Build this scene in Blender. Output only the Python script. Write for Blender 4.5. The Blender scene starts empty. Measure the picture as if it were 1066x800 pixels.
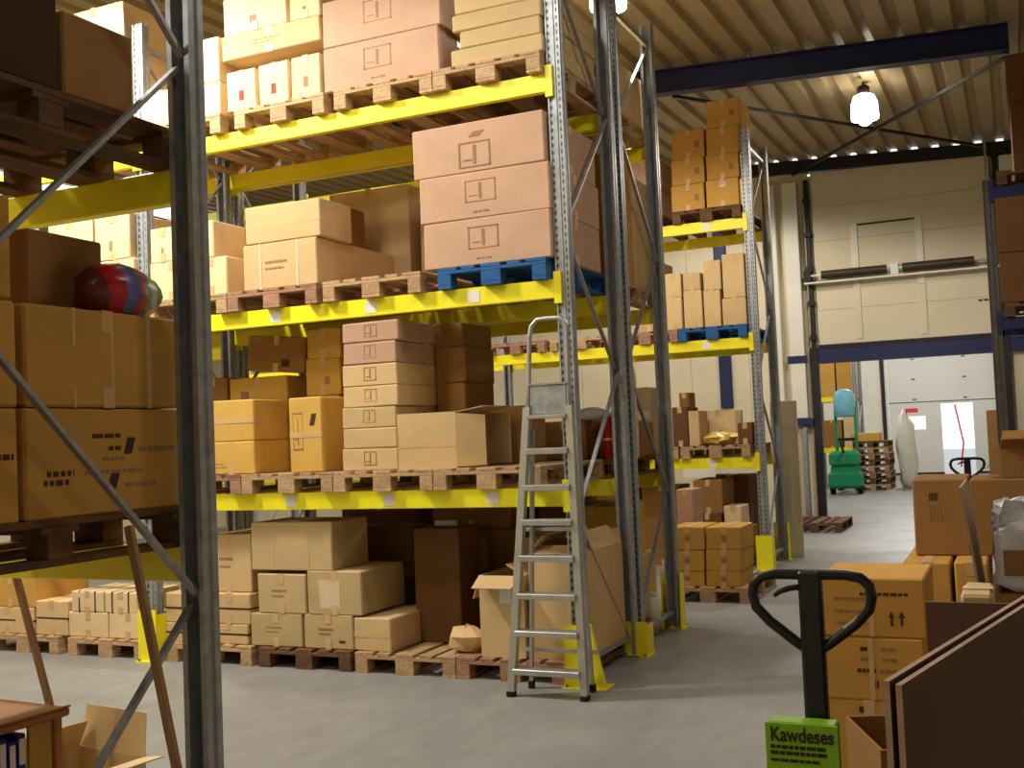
import bpy, math, random
from mathutils import Vector, Matrix
random.seed(7)
SC = bpy.context.scene
COL = SC.collection
SC.view_settings.view_transform = 'Standard'
SC.view_settings.look = 'None'
SC.view_settings.gamma = 1.0
SC.view_settings.use_curve_mapping = False
SC.view_settings.exposure = 0.0

# ------------------------------------------------------------------ camera
EYE = Vector((0, 0, 1.62)); FPX = 1145.0
CR = Vector((0.90829966, 0.41623565, -0.04170875))
CU = Vector((0.05779694, -0.02612022, 0.9979866))
CF = Vector((-0.41430816, 0.90888152, 0.04778214))
cam = bpy.data.cameras.new('camera'); camo = bpy.data.objects.new('camera', cam); COL.objects.link(camo)
M = Matrix((CR, CU, -CF)).transposed().to_4x4(); M.translation = EYE
camo.matrix_world = M
cam.sensor_width = 36; cam.lens = FPX / 1066 * 36; cam.clip_start = 0.05; cam.clip_end = 200
SC.camera = camo

def ray(px, py): return CF + CR * ((px - 533) / FPX) + CU * ((400 - py) / FPX)
def atX(px, py, v): d = ray(px, py); return EYE + d * (v / d.x)
def atY(px, py, v): d = ray(px, py); return EYE + d * (v / d.y)
def atZ(px, py, v): d = ray(px, py); return EYE + d * ((v - EYE.z) / d.z)

# ------------------------------------------------------------------ materials
def srgb(c):
    return tuple(((v / 255) / 12.92 if v / 255 <= .04045 else (((v / 255) + .055) / 1.055) ** 2.4) for v in c) + (1,)
MATS = {}
def mat(name, c, rough=.7, metal=0, var=.18, scale=6, stretch=(1, 1, 1), spec=.3, bump=0, bscale=60, rnd=0, c2=None, alpha=None):
    m = bpy.data.materials.new(name); m.use_nodes = True
    nt = m.node_tree; N = nt.nodes; L = nt.links; b = N['Principled BSDF']
    b.inputs['Roughness'].default_value = rough; b.inputs['Metallic'].default_value = metal
    b.inputs['Specular IOR Level'].default_value = spec
    tc = N.new('ShaderNodeTexCoord'); mp = N.new('ShaderNodeMapping'); mp.inputs['Scale'].default_value = stretch
    L.new(tc.outputs['Object'], mp.inputs['Vector'])
    nz = N.new('ShaderNodeTexNoise'); nz.inputs['Scale'].default_value = scale; nz.inputs['Detail'].default_value = 5
    L.new(mp.outputs[0], nz.inputs['Vector'])
    rp = N.new('ShaderNodeValToRGB')
    a = srgb(c); q = srgb(c2) if c2 else tuple(min(1, v * (1 + var)) for v in a[:3]) + (1,)
    lo = tuple(v * (1 - var) for v in a[:3]) + (1,)
    rp.color_ramp.elements[0].position = .3; rp.color_ramp.elements[0].color = lo if not c2 else a
    rp.color_ramp.elements[1].position = .7; rp.color_ramp.elements[1].color = q
    L.new(nz.outputs['Fac'], rp.inputs['Fac'])
    out = rp.outputs['Color']
    if rnd:
        oi = N.new('ShaderNodeObjectInfo'); mr = N.new('ShaderNodeMapRange')
        mr.inputs['To Min'].default_value = 1 - rnd; mr.inputs['To Max'].default_value = 1 + rnd
        L.new(oi.outputs['Random'], mr.inputs['Value'])
        hs = N.new('ShaderNodeHueSaturation'); L.new(mr.outputs[0], hs.inputs['Value']); L.new(out, hs.inputs['Color'])
        out = hs.outputs['Color']
    L.new(out, b.inputs['Base Color'])
    if bump:
        n2 = N.new('ShaderNodeTexNoise'); n2.inputs['Scale'].default_value = bscale; L.new(mp.outputs[0], n2.inputs['Vector'])
        bp = N.new('ShaderNodeBump'); bp.inputs['Strength'].default_value = bump; bp.inputs['Distance'].default_value = .01
        L.new(n2.outputs['Fac'], bp.inputs['Height']); L.new(bp.outputs[0], b.inputs['Normal'])
    if alpha is not None:
        b.inputs['Alpha'].default_value = alpha
    MATS[name] = m
    return m
def emis(name, c, s):
    m = bpy.data.materials.new(name); m.use_nodes = True; b = m.node_tree.nodes['Principled BSDF']
    b.inputs['Base Color'].default_value = srgb(c); b.inputs['Emission Color'].default_value = srgb(c); b.inputs['Emission Strength'].default_value = s
    MATS[name] = m; return m

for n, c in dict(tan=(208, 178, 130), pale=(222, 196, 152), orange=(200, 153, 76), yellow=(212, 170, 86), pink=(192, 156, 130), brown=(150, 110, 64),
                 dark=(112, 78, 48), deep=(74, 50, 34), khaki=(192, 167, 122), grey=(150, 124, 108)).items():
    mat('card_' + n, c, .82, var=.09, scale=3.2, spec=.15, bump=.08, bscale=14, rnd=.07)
mat('card_inner', (150, 108, 70), .9, var=.1, spec=.1)
mat('tape', (206, 170, 116), .5, var=.06, spec=.5)
mat('tape_white', (216, 192, 160), .4, var=.05, spec=.5)
mat('ink', (70, 50, 34), .7, var=.1); mat('ink_soft', (152, 116, 88), .8, var=.1); mat('ink_red', (176, 60, 40), .8)
mat('strap', (60, 46, 30), .5); mat('sticker', (236, 230, 222), .6, var=.04)
mat('wood', (182, 150, 112), .8, var=.25, scale=5, stretch=(6, 1, 6), bump=.2, rnd=.14)
mat('wood_red', (164, 124, 98), .8, var=.25, scale=5, stretch=(6, 1, 6), bump=.2, rnd=.14)
mat('wood_dark', (104, 74, 48), .85, var=.3, scale=5, stretch=(6, 1, 6), bump=.2, rnd=.15)
mat('wood_blue', (34, 92, 150), .7, var=.2, scale=5, stretch=(6, 1, 6), bump=.15)
mat('wood_table', (178, 116, 62), .5, var=.2, scale=4, stretch=(1, 8, 8))
mat('wood_pole', (160, 124, 88), .7, var=.2, scale=8, stretch=(6, 6, 1))
mat('yellow_paint', (250, 238, 30), .42, var=.06, scale=3, spec=.5, bump=.03)
mat('galv', (156, 158, 160), .45, .4, var=.22, scale=22, spec=.5, bump=.05)
mat('galv_dark', (96, 92, 84), .5, .6, var=.2, scale=16)
mat('alu', (176, 176, 174), .34, .6, var=.1, scale=9, spec=.5)
mat('black_paint', (26, 25, 30), .35, var=.2, spec=.5); mat('rubber', (30, 28, 28), .8)
mat('blue_steel', (24, 32, 78), .5, var=.12, spec=.4); mat('dark_steel', (44, 40, 42), .5, .3, var=.15)
mat('cream', (214, 204, 176), .6, var=.04, scale=1.5); mat('cream_wall', (216, 205, 176), .75, var=.06, scale=1.2)
mat('white_paint', (226, 222, 208), .5, var=.04); mat('door_white', (214, 214, 206), .55, var=.03, scale=1.2)
mat('spring', (74, 66, 52), .5, .5); mat('green_paint', (28, 140, 96), .4, var=.1); mat('cyan', (122, 186, 206), .5, var=.15)
mat('leaflet', (150, 208, 36), .45, var=.04); mat('red', (188, 26, 28), .5); mat('red_tape', (226, 60, 60), .5)
mat('film', (232, 232, 238), .22, var=.12, spec=.6, bump=.5, bscale=18, alpha=.86); mat('film_pink', (222, 176, 166), .3, var=.2, spec=.5, bump=.5, bscale=16)
mat('film_yellow', (232, 196, 108), .35, var=.2, spec=.5, bump=.5, bscale=18)
mat('blue_binder', (34, 38, 128), .4, var=.1); mat('grey_sheet', (104, 78, 64), .85, var=.08, scale=2); mat('sheet_edge', (184, 154, 128), .85, var=.1, scale=30)
emis('lamp_glow', (255, 248, 232), 14)

# perforated galvanised upright
def perforated():
    m = mat('galv_perf', (158, 162, 166), .42, .35, var=.2, scale=20, spec=.5)
    nt = m.node_tree; N = nt.nodes; L = nt.links; b = N['Principled BSDF']
    tc = N.new('ShaderNodeTexCoord'); sp = N.new('ShaderNodeSeparateXYZ'); L.new(tc.outputs['Object'], sp.inputs[0])
    def mth(op, a, v=None, v2=None):
        n = N.new('ShaderNodeMath'); n.operation = op
        L.new(a, n.inputs[0])
        if v is not None:
            if hasattr(v, 'is_linked'): L.new(v, n.inputs[1])
            else: n.inputs[1].default_value = v
        return n.outputs[0]
    fz = mth('FRACT', mth('MULTIPLY', sp.outputs['Z'], 20.0))
    hz = mth('LESS_THAN', mth('ABSOLUTE', mth('SUBTRACT', fz, .5)), .24)
    hx = mth('LESS_THAN', mth('ABSOLUTE', mth('SUBTRACT', mth('ABSOLUTE', sp.outputs['X']), .032)), .0075)
    hy = mth('LESS_THAN', sp.outputs['Y'], -.025)
    fac = mth('MULTIPLY', mth('MULTIPLY', hz, hx), hy)
    mx = N.new('ShaderNodeMix'); mx.data_type = 'RGBA'
    src = b.inputs['Base Color'].links[0].from_socket
    L.new(fac, mx.inputs['Factor']); L.new(src, mx.inputs['A']); mx.inputs['B'].default_value = (.07, .066, .06, 1)
    L.new(mx.outputs['Result'], b.inputs['Base Color'])
    inv = mth('SUBTRACT', fac, 1.0); inv = mth('MULTIPLY', inv, -.35); L.new(inv, b.inputs['Metallic'])
perforated()

# ------------------------------------------------------------------ mesh builder
class MB:
    def __init__(s): s.v = []; s.f = []; s.mi = []; s.cur = 0
    def add(s, vs, fs, T=None):
        o = len(s.v)
        s.v += [tuple(T @ Vector(p)) if T else tuple(p) for p in vs]
        s.f += [tuple(i + o for i in f) for f in fs]; s.mi += [s.cur] * len(fs)
    def box(s, x0, x1, y0, y1, z0, z1, ch=0, T=None, jit=0):
        if ch <= 0:
            vs = [(x, y, z) for x in (x0, x1) for y in (y0, y1) for z in (z0, z1)]
            if jit: vs = [tuple(c + random.uniform(-jit, jit) for c in p) for p in vs]
            s.add(vs, [(0, 1, 3, 2), (4, 6, 7, 5), (0, 4, 5, 1), (2, 3, 7, 6), (0, 2, 6, 4), (1, 5, 7, 3)], T); return
        # chamfered box: 24 vertices
        vs = []; idx = {}
        X = (x0, x1); Y = (y0, y1); Z = (z0, z1)
        for i in (0, 1):
            for j in (0, 1):
                for k in (0, 1):
                    p = Vector((X[i], Y[j], Z[k])); d = Vector((1 - 2 * i, 1 - 2 * j, 1 - 2 * k)) * ch
                    if jit: p += Vector([random.uniform(-jit, jit) for _ in range(3)])
                    for a in range(3):
                        q = p.copy()
                        for b in range(3):
                            if b != a: q[b] += d[b]
                        idx[(i, j, k, a)] = len(vs); vs.append(tuple(q))
        fs = []
        for a in range(3):
            b, c = (a + 1) % 3, (a + 2) % 3
            for e in (0, 1):
                loop = []
                for (u, w) in ((0, 0), (1, 0), (1, 1), (0, 1)):
                    t = [0, 0, 0]; t[a] = e; t[b] = u; t[c] = w; loop.append(idx[(*t, a)])
                fs.append(tuple(loop if e else loop[::-1]))
        for a in range(3):
            b, c = (a + 1) % 3, (a + 2) % 3
            for u in (0, 1):
                for w in (0, 1):
                    t0 = [0, 0, 0]; t1 = [0, 0, 0]; t0[b] = t1[b] = u; t0[c] = t1[c] = w; t1[a] = 1
                    q = (idx[(*t0, b)], idx[(*t1, b)], idx[(*t1, c)], idx[(*t0, c)])
                    fs.append(q if (u == w) else q[::-1])
        for i in (0, 1):
            for j in (0, 1):
                for k in (0, 1):
                    t = (idx[(i, j, k, 0)], idx[(i, j, k, 1)], idx[(i, j, k, 2)])
                    fs.append(t if (i + j + k) % 2 else t[::-1])
        s.add(vs, fs, T)
    def prism(s, pts, a, b, axis='z', T=None):     # polygon extruded along an axis
        n = len(pts)
        def mk(p, h): return {'z': (p[0], p[1], h), 'y': (p[0], h, p[1]), 'x': (h, p[0], p[1])}[axis]
        vs = [mk(p, a) for p in pts] + [mk(p, b) for p in pts]
        fs = [tuple(range(n))[::-1], tuple(range(n, 2 * n))] + [(i, (i + 1) % n, n + (i + 1) % n, n + i) for i in range(n)]
        s.add(vs, fs, T)
    def tube(s, pts, r, n=10, close=True, rr=None):
        pts = [Vector(p) for p in pts]; rings = []; up = None
        for i, p in enumerate(pts):
            t = (pts[min(i + 1, len(pts) - 1)] - pts[max(i - 1, 0)]).normalized()
            if up is None:
                up = Vector((0, 0, 1)) if abs(t.z) < .9 else Vector((0, 1, 0))
            a = t.cross(up)
            if a.length < 1e-4: a = t.cross(Vector((1, 0, 0)))
            a.normalize(); b = a.cross(t).normalized(); up = b
            q = rr[i] if rr else r
            rings.append([tuple(p + a * (q * math.cos(2 * math.pi * k / n)) + b * (q * math.sin(2 * math.pi * k / n))) for k in range(n)])
        vs = [v for g in rings for v in g]; fs = []
        for i in range(len(pts) - 1):
            for k in range(n):
                fs.append((i * n + k, i * n + (k + 1) % n, (i + 1) * n + (k + 1) % n, (i + 1) * n + k))
        if close: fs += [tuple(range(n))[::-1], tuple(range((len(pts) - 1) * n, len(pts) * n))]
        s.add(vs, fs)
    def bar(s, p, q, w, h, side=None):              # rectangular bar between two points
        p = Vector(p); q = Vector(q); t = (q - p).normalized()
        u = Vector(side) if side else (Vector((0, 0, 1)) if abs(t.z) < .95 else Vector((0, 1, 0)))
        a = t.cross(u).normalized(); b = a.cross(t).normalized()
        vs = [tuple(e + a * (i * w / 2) + b * (j * h / 2)) for e in (p, q) for (i, j) in ((-1, -1), (1, -1), (1, 1), (-1, 1))]
        s.add(vs, [(3, 2, 1, 0), (4, 5, 6, 7), (0, 1, 5, 4), (1, 2, 6, 5), (2, 3, 7, 6), (3, 0, 4, 7)])
    def lathe(s, prof, n=20, c=(0, 0, 0), T=None):
        vs = [(c[0] + r * math.cos(2 * math.pi * k / n), c[1] + r * math.sin(2 * math.pi * k / n), c[2] + z) for r, z in prof for k in range(n)]
        fs = [(i * n + k, i * n + (k + 1) % n, (i + 1) * n + (k + 1) % n, (i + 1) * n + k) for i in range(len(prof) - 1) for k in range(n)]
        fs += [tuple(range(n))[::-1], tuple(range((len(prof) - 1) * n, len(prof) * n))]
        s.add(vs, fs, T)
    def mesh(s, name, ms, smooth=False):
        me = bpy.data.meshes.new(name); me.from_pydata(s.v, [], s.f)
        for m in (ms if isinstance(ms, (list, tuple)) else [ms]): me.materials.append(MATS[m] if isinstance(m, str) else m)
        if max(s.mi, default=0): me.polygons.foreach_set('material_index', s.mi)
        if smooth: me.polygons.foreach_set('use_smooth', [True] * len(me.polygons))
        me.update(); return me
    def build(s, name, ms, parent=None, smooth=False):
        o = bpy.data.objects.new(name, s.mesh(name, ms, smooth)); COL.objects.link(o)
        if parent is not None: o.parent = parent
        return o
def fix_normals(o):
    import bmesh
    bm = bmesh.new(); bm.from_mesh(o.data); bmesh.ops.recalc_face_normals(bm, faces=bm.faces); bm.to_mesh(o.data); bm.free()

def tag(o, label, cat, group=None, kind=None):
    if label: o['label'] = label
    if cat: o['category'] = cat
    if group: o['group'] = group
    if kind: o['kind'] = kind
    return o
def thing(name, label, cat, loc=(0, 0, 0), rz=0, group=None):
    o = bpy.data.objects.new(name, None); COL.objects.link(o); o.empty_display_size = .1
    o.location = loc; o.rotation_euler = (0, 0, rz)
    return tag(o, label, cat, group)
def structure(o): o['kind'] = 'structure'; return o
def copy_tree(o, parent=None):
    c = o.copy(); COL.objects.link(c)
    if parent is not None: c.parent = parent
    for ch in o.children: copy_tree(ch, c)
    return c

# rack grid
XE, BAY = -2.634, 3.551
H1, H2, H3 = 1.279, 2.637, 4.006
PH = .144
YA, YB = 6.648, 7.708       # first rack row: front and rear frame lines
YC, YD = 7.80, 8.787        # second row, back to back with the first
YE, YF = 12.429, 13.49      # third row
YN0, YN1 = 2.02, 3.06       # the row beside the camera
# ------------------------------------------------------------------ setting
YW, YW2 = 18.4, 34.6
def floor_mat():
    m = mat('concrete', (156, 156, 153), .42, var=.1, scale=.9, spec=.35, bump=.03, bscale=30)
    nt = m.node_tree; N = nt.nodes; L = nt.links; b = N['Principled BSDF']
    tc = N.new('ShaderNodeTexCoord'); n = N.new('ShaderNodeTexNoise'); n.inputs['Scale'].default_value = 2.2; n.inputs['Detail'].default_value = 8
    L.new(tc.outputs['Object'], n.inputs['Vector'])
    mr = N.new('ShaderNodeMapRange'); mr.inputs['To Min'].default_value = .3; mr.inputs['To Max'].default_value = .62
    L.new(n.outputs['Fac'], mr.inputs['Value']); L.new(mr.outputs[0], b.inputs['Roughness'])
    n3 = N.new('ShaderNodeTexNoise'); n3.inputs['Scale'].default_value = 9; n3.inputs['Detail'].default_value = 6
    mp = N.new('ShaderNodeMapping'); mp.inputs['Scale'].default_value = (1, .35, 1); L.new(tc.outputs['Object'], mp.inputs[0]); L.new(mp.outputs[0], n3.inputs['Vector'])
    mx = N.new('ShaderNodeMix'); mx.data_type = 'RGBA'; mx.blend_type = 'MULTIPLY'; mx.inputs['Factor'].default_value = .35
    src = b.inputs['Base Color'].links[0].from_socket; L.new(src, mx.inputs['A']); L.new(n3.outputs['Fac'], mx.inputs['B'])
    L.new(mx.outputs['Result'], b.inputs['Base Color'])
floor_mat()
XL, XR, YFR = -15.0, 5.0, -4.0
b = MB(); b.box(XL - .2, XR + .2, YFR - .2, YW2 + .2, -.2, 0); structure(b.build('floor', 'concrete'))

SLX = -.045
ZC = lambda y, x=-1.7: 5.76 + .025 * (y - 12.4) + SLX * (x + 1.7)
# corrugated roof deck, ribs running away from the camera, rising a little
mat('deck', (172, 152, 114), .5, .2, var=.08, scale=1.5, spec=.3)
def deck(y0, y1, z0, z1):     # falls gently towards +X
    b = MB(); p = .31; x = XL - .1; prof = []
    while x < XR + .1:
        prof += [(x, 0), (x + .17, 0), (x + .20, .07), (x + .28, .07)]; x += p
    prof = [(a, c + SLX * (a + 1.7)) for a, c in prof]
    n = len(prof)
    vs = [(a, y0, z0 + c) for a, c in prof] + [(a, y1, z1 + c) for a, c in prof] + [(a, y0, z0 + c + .03) for a, c in prof] + [(a, y1, z1 + c + .03) for a, c in prof]
    fs = [(i, n + i, n + i + 1, i + 1) for i in range(n - 1)] + [(2 * n + i, 2 * n + i + 1, 3 * n + i + 1, 3 * n + i) for i in range(n - 1)]
    fs += [(i, i + 1, 2 * n + i + 1, 2 * n + i) for i in range(n - 1)] + [(n + i, 3 * n + i, 3 * n + i + 1, n + i + 1) for i in range(n - 1)]
    b.add(vs, fs); return b
structure(deck(YFR - .1, YW + .1, ZC(YFR - .1), ZC(YW + .1)).build('ceiling', 'deck'))
b = MB(); b.box(XL, XR, YW + .12, YW2, 5.6, 5.7); structure(b.build('ceiling', 'cream_wall'))

b = MB(); b.box(XL - .2, XL, YFR, YW, 0, 6.2); structure(b.build('wall_left', 'cream_wall'))
b = MB(); b.box(XR, XR + .2, YFR, YW, 0, 6.2); structure(b.build('wall_right', 'cream_wall'))
b = MB(); b.box(XL - .2, XR + .2, YFR - .2, YFR, 0, 6.2); structure(b.build('wall_front', 'cream_wall'))
# wall with the raised sectional door
DX0, DX1, DZ = -2.90, -.10, 2.86
b = MB()
def cladding(x0, x1, z0, z1):
    x = x0
    while x < x1 - 1e-6:
        e = min(x + 1.0, x1); b.box(x, e - .006, YW, YW + .12, z0, ZC(YW, e) - .1); x = e
cladding(XL, DX0, 0, 5.72); cladding(DX1, XR, 0, 5.72); b.box(DX0, DX1, YW + .02, YW + .12, DZ + .1, 5.70)
structure(b.build('wall_back', 'cream_wall'))
# side walls and end wall of the next hall
b = MB(); b.box(-9.2, -9, YW + .12, YW2, 0, 5.6); structure(b.build('wall_left', 'white_paint'))
b = MB(); b.box(2.0, 2.2, YW + .12, YW2, 0, 5.6); structure(b.build('wall_right', 'white_paint'))
FX0, FX1, FZ = -3.42, -.45, 3.9          # far door opening
PX0, PX1, PZ = -1.98, -1.12, 2.06        # pass door standing open in it
b = MB(); b.box(-9.2, FX0 - .02, YW2, YW2 + .2, 0, 5.7); b.box(FX1 + .02, 2.2, YW2, YW2 + .2, 0, 5.7); b.box(FX0 - .02, FX1 + .02, YW2, YW2 + .2, FZ, 5.7)
structure(b.build('wall_far', 'white_paint'))
# door 1: sectional door lifted above its opening
d1 = thing('door_1', None, None, ((DX0 + DX1) / 2, YW - .05, DZ)); structure(d1)
def loc(o, e): o.location = Vector(o.location) - Vector(e.location); return o
def part(bm, name, m, root, smooth=False):     # mesh given in world coordinates, parented under root
    W = Matrix.Identity(4); r_ = root
    while r_ is not None:
        W = Matrix.Translation(r_.location) @ Matrix.Rotation(r_.rotation_euler.z, 4, 'Z') @ W; r_ = r_.parent
    inv = W.inverted(); bm.v = [tuple(inv @ Vector(p)) for p in bm.v]
    return bm.build(name, m, root, smooth)
b = MB(); z = DZ + .04
for k in range(5):
    b.box(DX0 + .06, DX1 - .06, YW - .06, YW - .015, z, z + .560, .003); z += .563
part(b, 'door_panel', 'cream', d1)
b = MB(); b.box(DX0 + .05, DX1 - .05, YW - .075, YW - .012, DZ - .03, DZ + .035); part(b, 'bottom_seal', 'dark_steel', d1)
for x in (-2.2, -1.22):
    b = MB(); b.box(x - .05, x + .05, YW - .075, YW - .058, DZ + .9, DZ + 1.95); part(b, 'stiffener', 'white_paint', d1)
    b = MB(); b.box(x - .05, x + .05, YW - .075, YW - .058, DZ + .1, DZ + .88); part(b, 'stiffener', 'cream', d1)
b = MB(); b.box(-2.2, -1.22, YW - .072, YW - .06, DZ + 1.92, DZ + 1.95); b.box(-2.2, -2.17, YW - .072, YW - .06, DZ + 1.6, DZ + 1.95); b.box(-1.25, -1.22, YW - .072, YW - .06, DZ + 1.6, DZ + 1.95)
part(b, 'stiffener', 'spring', d1)
zs = 4.02
b = MB(); b.tube([(DX0 - .12, YW - .2, zs), (DX1 + .06, YW - .2, zs)], .016, 10); part(b, 'spring_shaft', 'white_paint', d1, True)
b = MB(); b.box(DX0 - .1, DX1 + .05, YW - .235, YW - .06, zs - .13, zs - .105); part(b, 'spring_shelf', 'white_paint', d1)
for (x0, x1) in ((-2.72, -1.72), (-1.48, -.44)):
    b = MB(); n = 60; prof = []
    pts = [(x0 + (x1 - x0) * i / n, YW - .2, zs) for i in range(n + 1)]
    b.tube(pts, .05, 12, rr=[.062 if i % 2 else .074 for i in range(n + 1)]); part(b, 'torsion_spring', 'spring', d1, True)
for x in (DX0 - .05, -1.6, DX1 + .0):
    b = MB(); b.box(x - .06, x + .06, YW - .22, YW - .0, zs - .1, zs + .08, .005); part(b, 'bracket', 'white_paint' if x == -1.6 else 'dark_steel', d1)
for x in (DX0 - .02, DX1 + .02):
    b = MB(); b.box(x - .06, x + .06, YW - .12, YW - .0, 0.0, DZ); b.box(x - .035, x + .035, YW - .1, YW - .0, DZ, 5.62)
    for k in range(5): b.box(x - .05, x + .05, YW - .14, YW - .02, DZ + .12 + k * .563, DZ + .2 + k * .563)
    part(b, 'guide_rail', 'dark_steel', d1)
b = MB(); b.box(-.42, -.36, YW - .066, YW - .058, 3.4, 3.43); b.box(-.34, -.28, YW - .066, YW - .058, 3.4, 3.43); part(b, 'vent_slot', 'dark_steel', d1)
# blue lintel, blue wall post, white door-side columns
b = MB(); b.box(DX0 + .03, DX1 + 1.6, YW - .1, YW + .11, 2.60, DZ - .035); structure(b.build('trim_1', 'blue_steel'))
b = MB(); b.box(-4.5, -4.3, YW - .1, YW - .001, 1.95, 5.6, .01); structure(b.build('trim_2', 'blue_steel'))
for i, (x0, x1, z0) in enumerate(((-3.30, -3.06, 1.72), (-3.62, -3.42, 0))):
    b = MB(); b.box(x0, x1, YW - .16, YW - .001, z0, 5.6, .01); structure(b.build('trim_%d' % (3 + i), 'white_paint'))
b = MB(); b.box(-3.34, -3.02, YW - .17, YW - .161, 2.62, 2.74); b.box(-3.32, -2.98, YW - .17, YW - .001, 1.6, 1.715); structure(b.build('trim_5', 'blue_steel'))
b = MB(); b.box(DX1 + .09, DX1 + .36, YW - .14, YW - .001, 2.9, 5.6, .01); structure(b.build('trim_6', 'white_paint'))
# steel channel on top of the wall: the deck ribs leave small gaps of daylight above it
b = MB(); b.prism([(XL, ZC(YW, XL) - .21), (XR, ZC(YW, XR) - .21), (XR, ZC(YW, XR) - .012), (XL, ZC(YW, XL) - .012)], YW - .12, YW + .12, 'y'); structure(b.build('trim_7', 'dark_steel'))
# blue roof beams (I-section) and the crossed wind braces of the roof
def ibeam(y, h, w):
    b = MB(); t = .014; xa, xb = -9.5, .16
    def slab(y0, y1, za, zb):
        b.prism([(xa, ZC(y, xa) + za), (xb, ZC(y, xb) + za), (xb, ZC(y, xb) + zb), (xa, ZC(y, xa) + zb)], y0, y1, 'y')
    slab(y - w / 2, y + w / 2, -.006 - t, -.006); slab(y - w / 2, y + w / 2, -.006 - h, -.006 - h + t); slab(y - .006, y + .006, -.006 - h, -.006)
    return b
for y, lab in ((12.4, 'dark blue steel roof beam crossing above the tall carton stack of the far rack'), (6.3, 'dark blue steel roof beam above the front rack, out at the top edge')):
    o = ibeam(y, .28, .16).build('roof_beam', 'blue_steel'); tag(o, lab, 'beam', 'blue roof beams')
def brace(p, q, lab):
    b = MB(); b.bar(p, q, .04, .04); tag(b.build('wind_brace', 'black_paint'), lab, 'brace', 'crossed roof wind braces')
brace((-3.45, 12.5, 5.55), (.1, 18.25, 5.66), 'dark steel roof brace running from left near beam to the far right corner')
brace((.12, 12.5, 5.36), (-3.1, 18.25, 5.72), 'dark steel roof brace running from right end of blue beam to door top left')

# door 2: the far white sectional door with window and open pass door
d2 = thing('door_2', None, None, ((FX0 + FX1) / 2, YW2, 0)); structure(d2)
WX0, WX1, WZ0, WZ1 = -2.98, -2.42, 1.33, 1.72
b = MB(); y0, y1 = YW2 - .02, YW2 + .03
b.box(FX0, FX1, y0, y1, 2.13, 2.705); b.box(FX0, FX1, y0, y1, 2.705, 3.285); b.box(FX0, FX1, y0, y1, 3.285, 3.92)
for zz in (2.705, 3.285): b.box(FX0, FX1, y0 - .003, y0, zz - .012, zz + .012)
b.box(FX0, WX0, y0, y1, 0.06, 2.13); b.box(WX0, WX1, y0, y1, 0.06, WZ0); b.box(WX0, WX1, y0, y1, WZ1, 2.13); b.box(WX1, PX0, y0, y1, .06, 2.13); b.box(PX1, FX1, y0, y1, .06, 2.13); b.box(PX0, PX1, y0, y1, PZ, 2.13)
part(b, 'door_panel', 'door_white', d2)
b = MB(); b.box(FX0, PX0, y0, y1, 0, .06); b.box(PX1, FX1, y0, y1, 0, .06); part(b, 'bottom_seal', 'rubber', d2)
b = MB(); b.box(FX0, FX1, y0 - .01, y0, 2.125, 2.15); part(b, 'joint_strip', 'galv_dark', d2)
for x in (FX0 - .14, FX1 + .05): b = MB(); b.box(x - .05, x + .05, y0 - .12, YW2, 0, 3.9); part(b, 'guide_rail', 'dark_steel', d2)
b = MB()
for zz in (2.2, 2.8, 3.4):
    for xx in (-2.7, -1.3): b.box(xx - .05, xx + .05, y0 - .015, y0, zz, zz + .04)
part(b, 'hinge', 'galv_dark', d2)
b = MB(); b.box(WX0 + .005, WX1 - .005, y0 + .012, y0 + .02, WZ0 + .005, WZ1 - .005); 
gl = mat('glass_pane', (235, 240, 240), .05, var=0, spec=.5); gl.node_tree.nodes['Principled BSDF'].inputs['Transmission Weight'].default_value = 1.0
part(b, 'window_pane', 'glass_pane', d2)
b = MB(); b.bar((-1.60, y0 - .012, 2.02), (-1.42, y0 - .012, .9), .05, .008, (0, 1, 0)); b.bar((-1.42, y0 - .012, .9), (-1.52, y0 - .012, .2), .05, .008, (0, 1, 0)); 
o = b.build('barrier_tape', 'red_tape'); tag(o, 'red barrier tape hanging across the bright open pass door', 'tape')
b = MB(); b.box(-2.98, -2.62, y0 - .006, y0 - .001, 1.84, 1.96); tag(b.build('door_sign', 'red_tape'), 'small red sign above the bright window of the far door', 'sign')
# bright yard outside the far door
b = MB(); b.box(-20, 20, YW2 + .25, YW2 + 30, -.25, -.05); structure(b.build('floor', 'concrete'))

# ------------------------------------------------------------------ world and lights
w = bpy.data.worlds.new('world'); SC.world = w; w.use_nodes = True
bg = w.node_tree.nodes['Background']; bg.inputs[0].default_value = (.92, .96, 1, 1); bg.inputs[1].default_value = 1.6
def lamp(loc, power, size=.2, col=(1, .93, .83), name='lamp_light'):     # reflector lamps throw their light downwards
    l = bpy.data.lights.new(name, 'SPOT'); l.energy = power; l.shadow_soft_size = size; l.color = col; l.spot_size = math.radians(168); l.spot_blend = .25
    o = bpy.data.objects.new(name, l); COL.objects.link(o); o.location = loc; return o
def fixture(loc, label):
    t = thing('ceiling_lamp', label, 'lamp', loc, 0, 'bright warehouse lamps'); K = .78
    b = MB(); b.lathe([(.05, .32), (.12, .29), (.155, .2), (.165, .04), (.16, 0), (.15, 0.0), (.14, .18), (.06, .27)], 24); b.build('glowing_shade', 'lamp_glow', t, True)
    b = MB(); b.lathe([(.02, .16), (.07, .1), (.09, .02), (.07, -.05), (.02, -.08)], 16); b.build('bulb', 'lamp_glow', t, True)
    b = MB(); b.tube([(0, 0, .40), (0, 0, ZC(loc[1], loc[0]) - loc[2] + .01)], .012, 8); b.build('stem', 'dark_steel', t)
    b = MB(); b.lathe([(.05, .30), (.075, .32), (.075, .40), (.05, .42)], 16); b.build('ballast_housing', 'dark_steel', t, True)
LA, LB = (-3.06, 9.1, 5.36), (-1.47, 14.0, 5.33)
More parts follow.
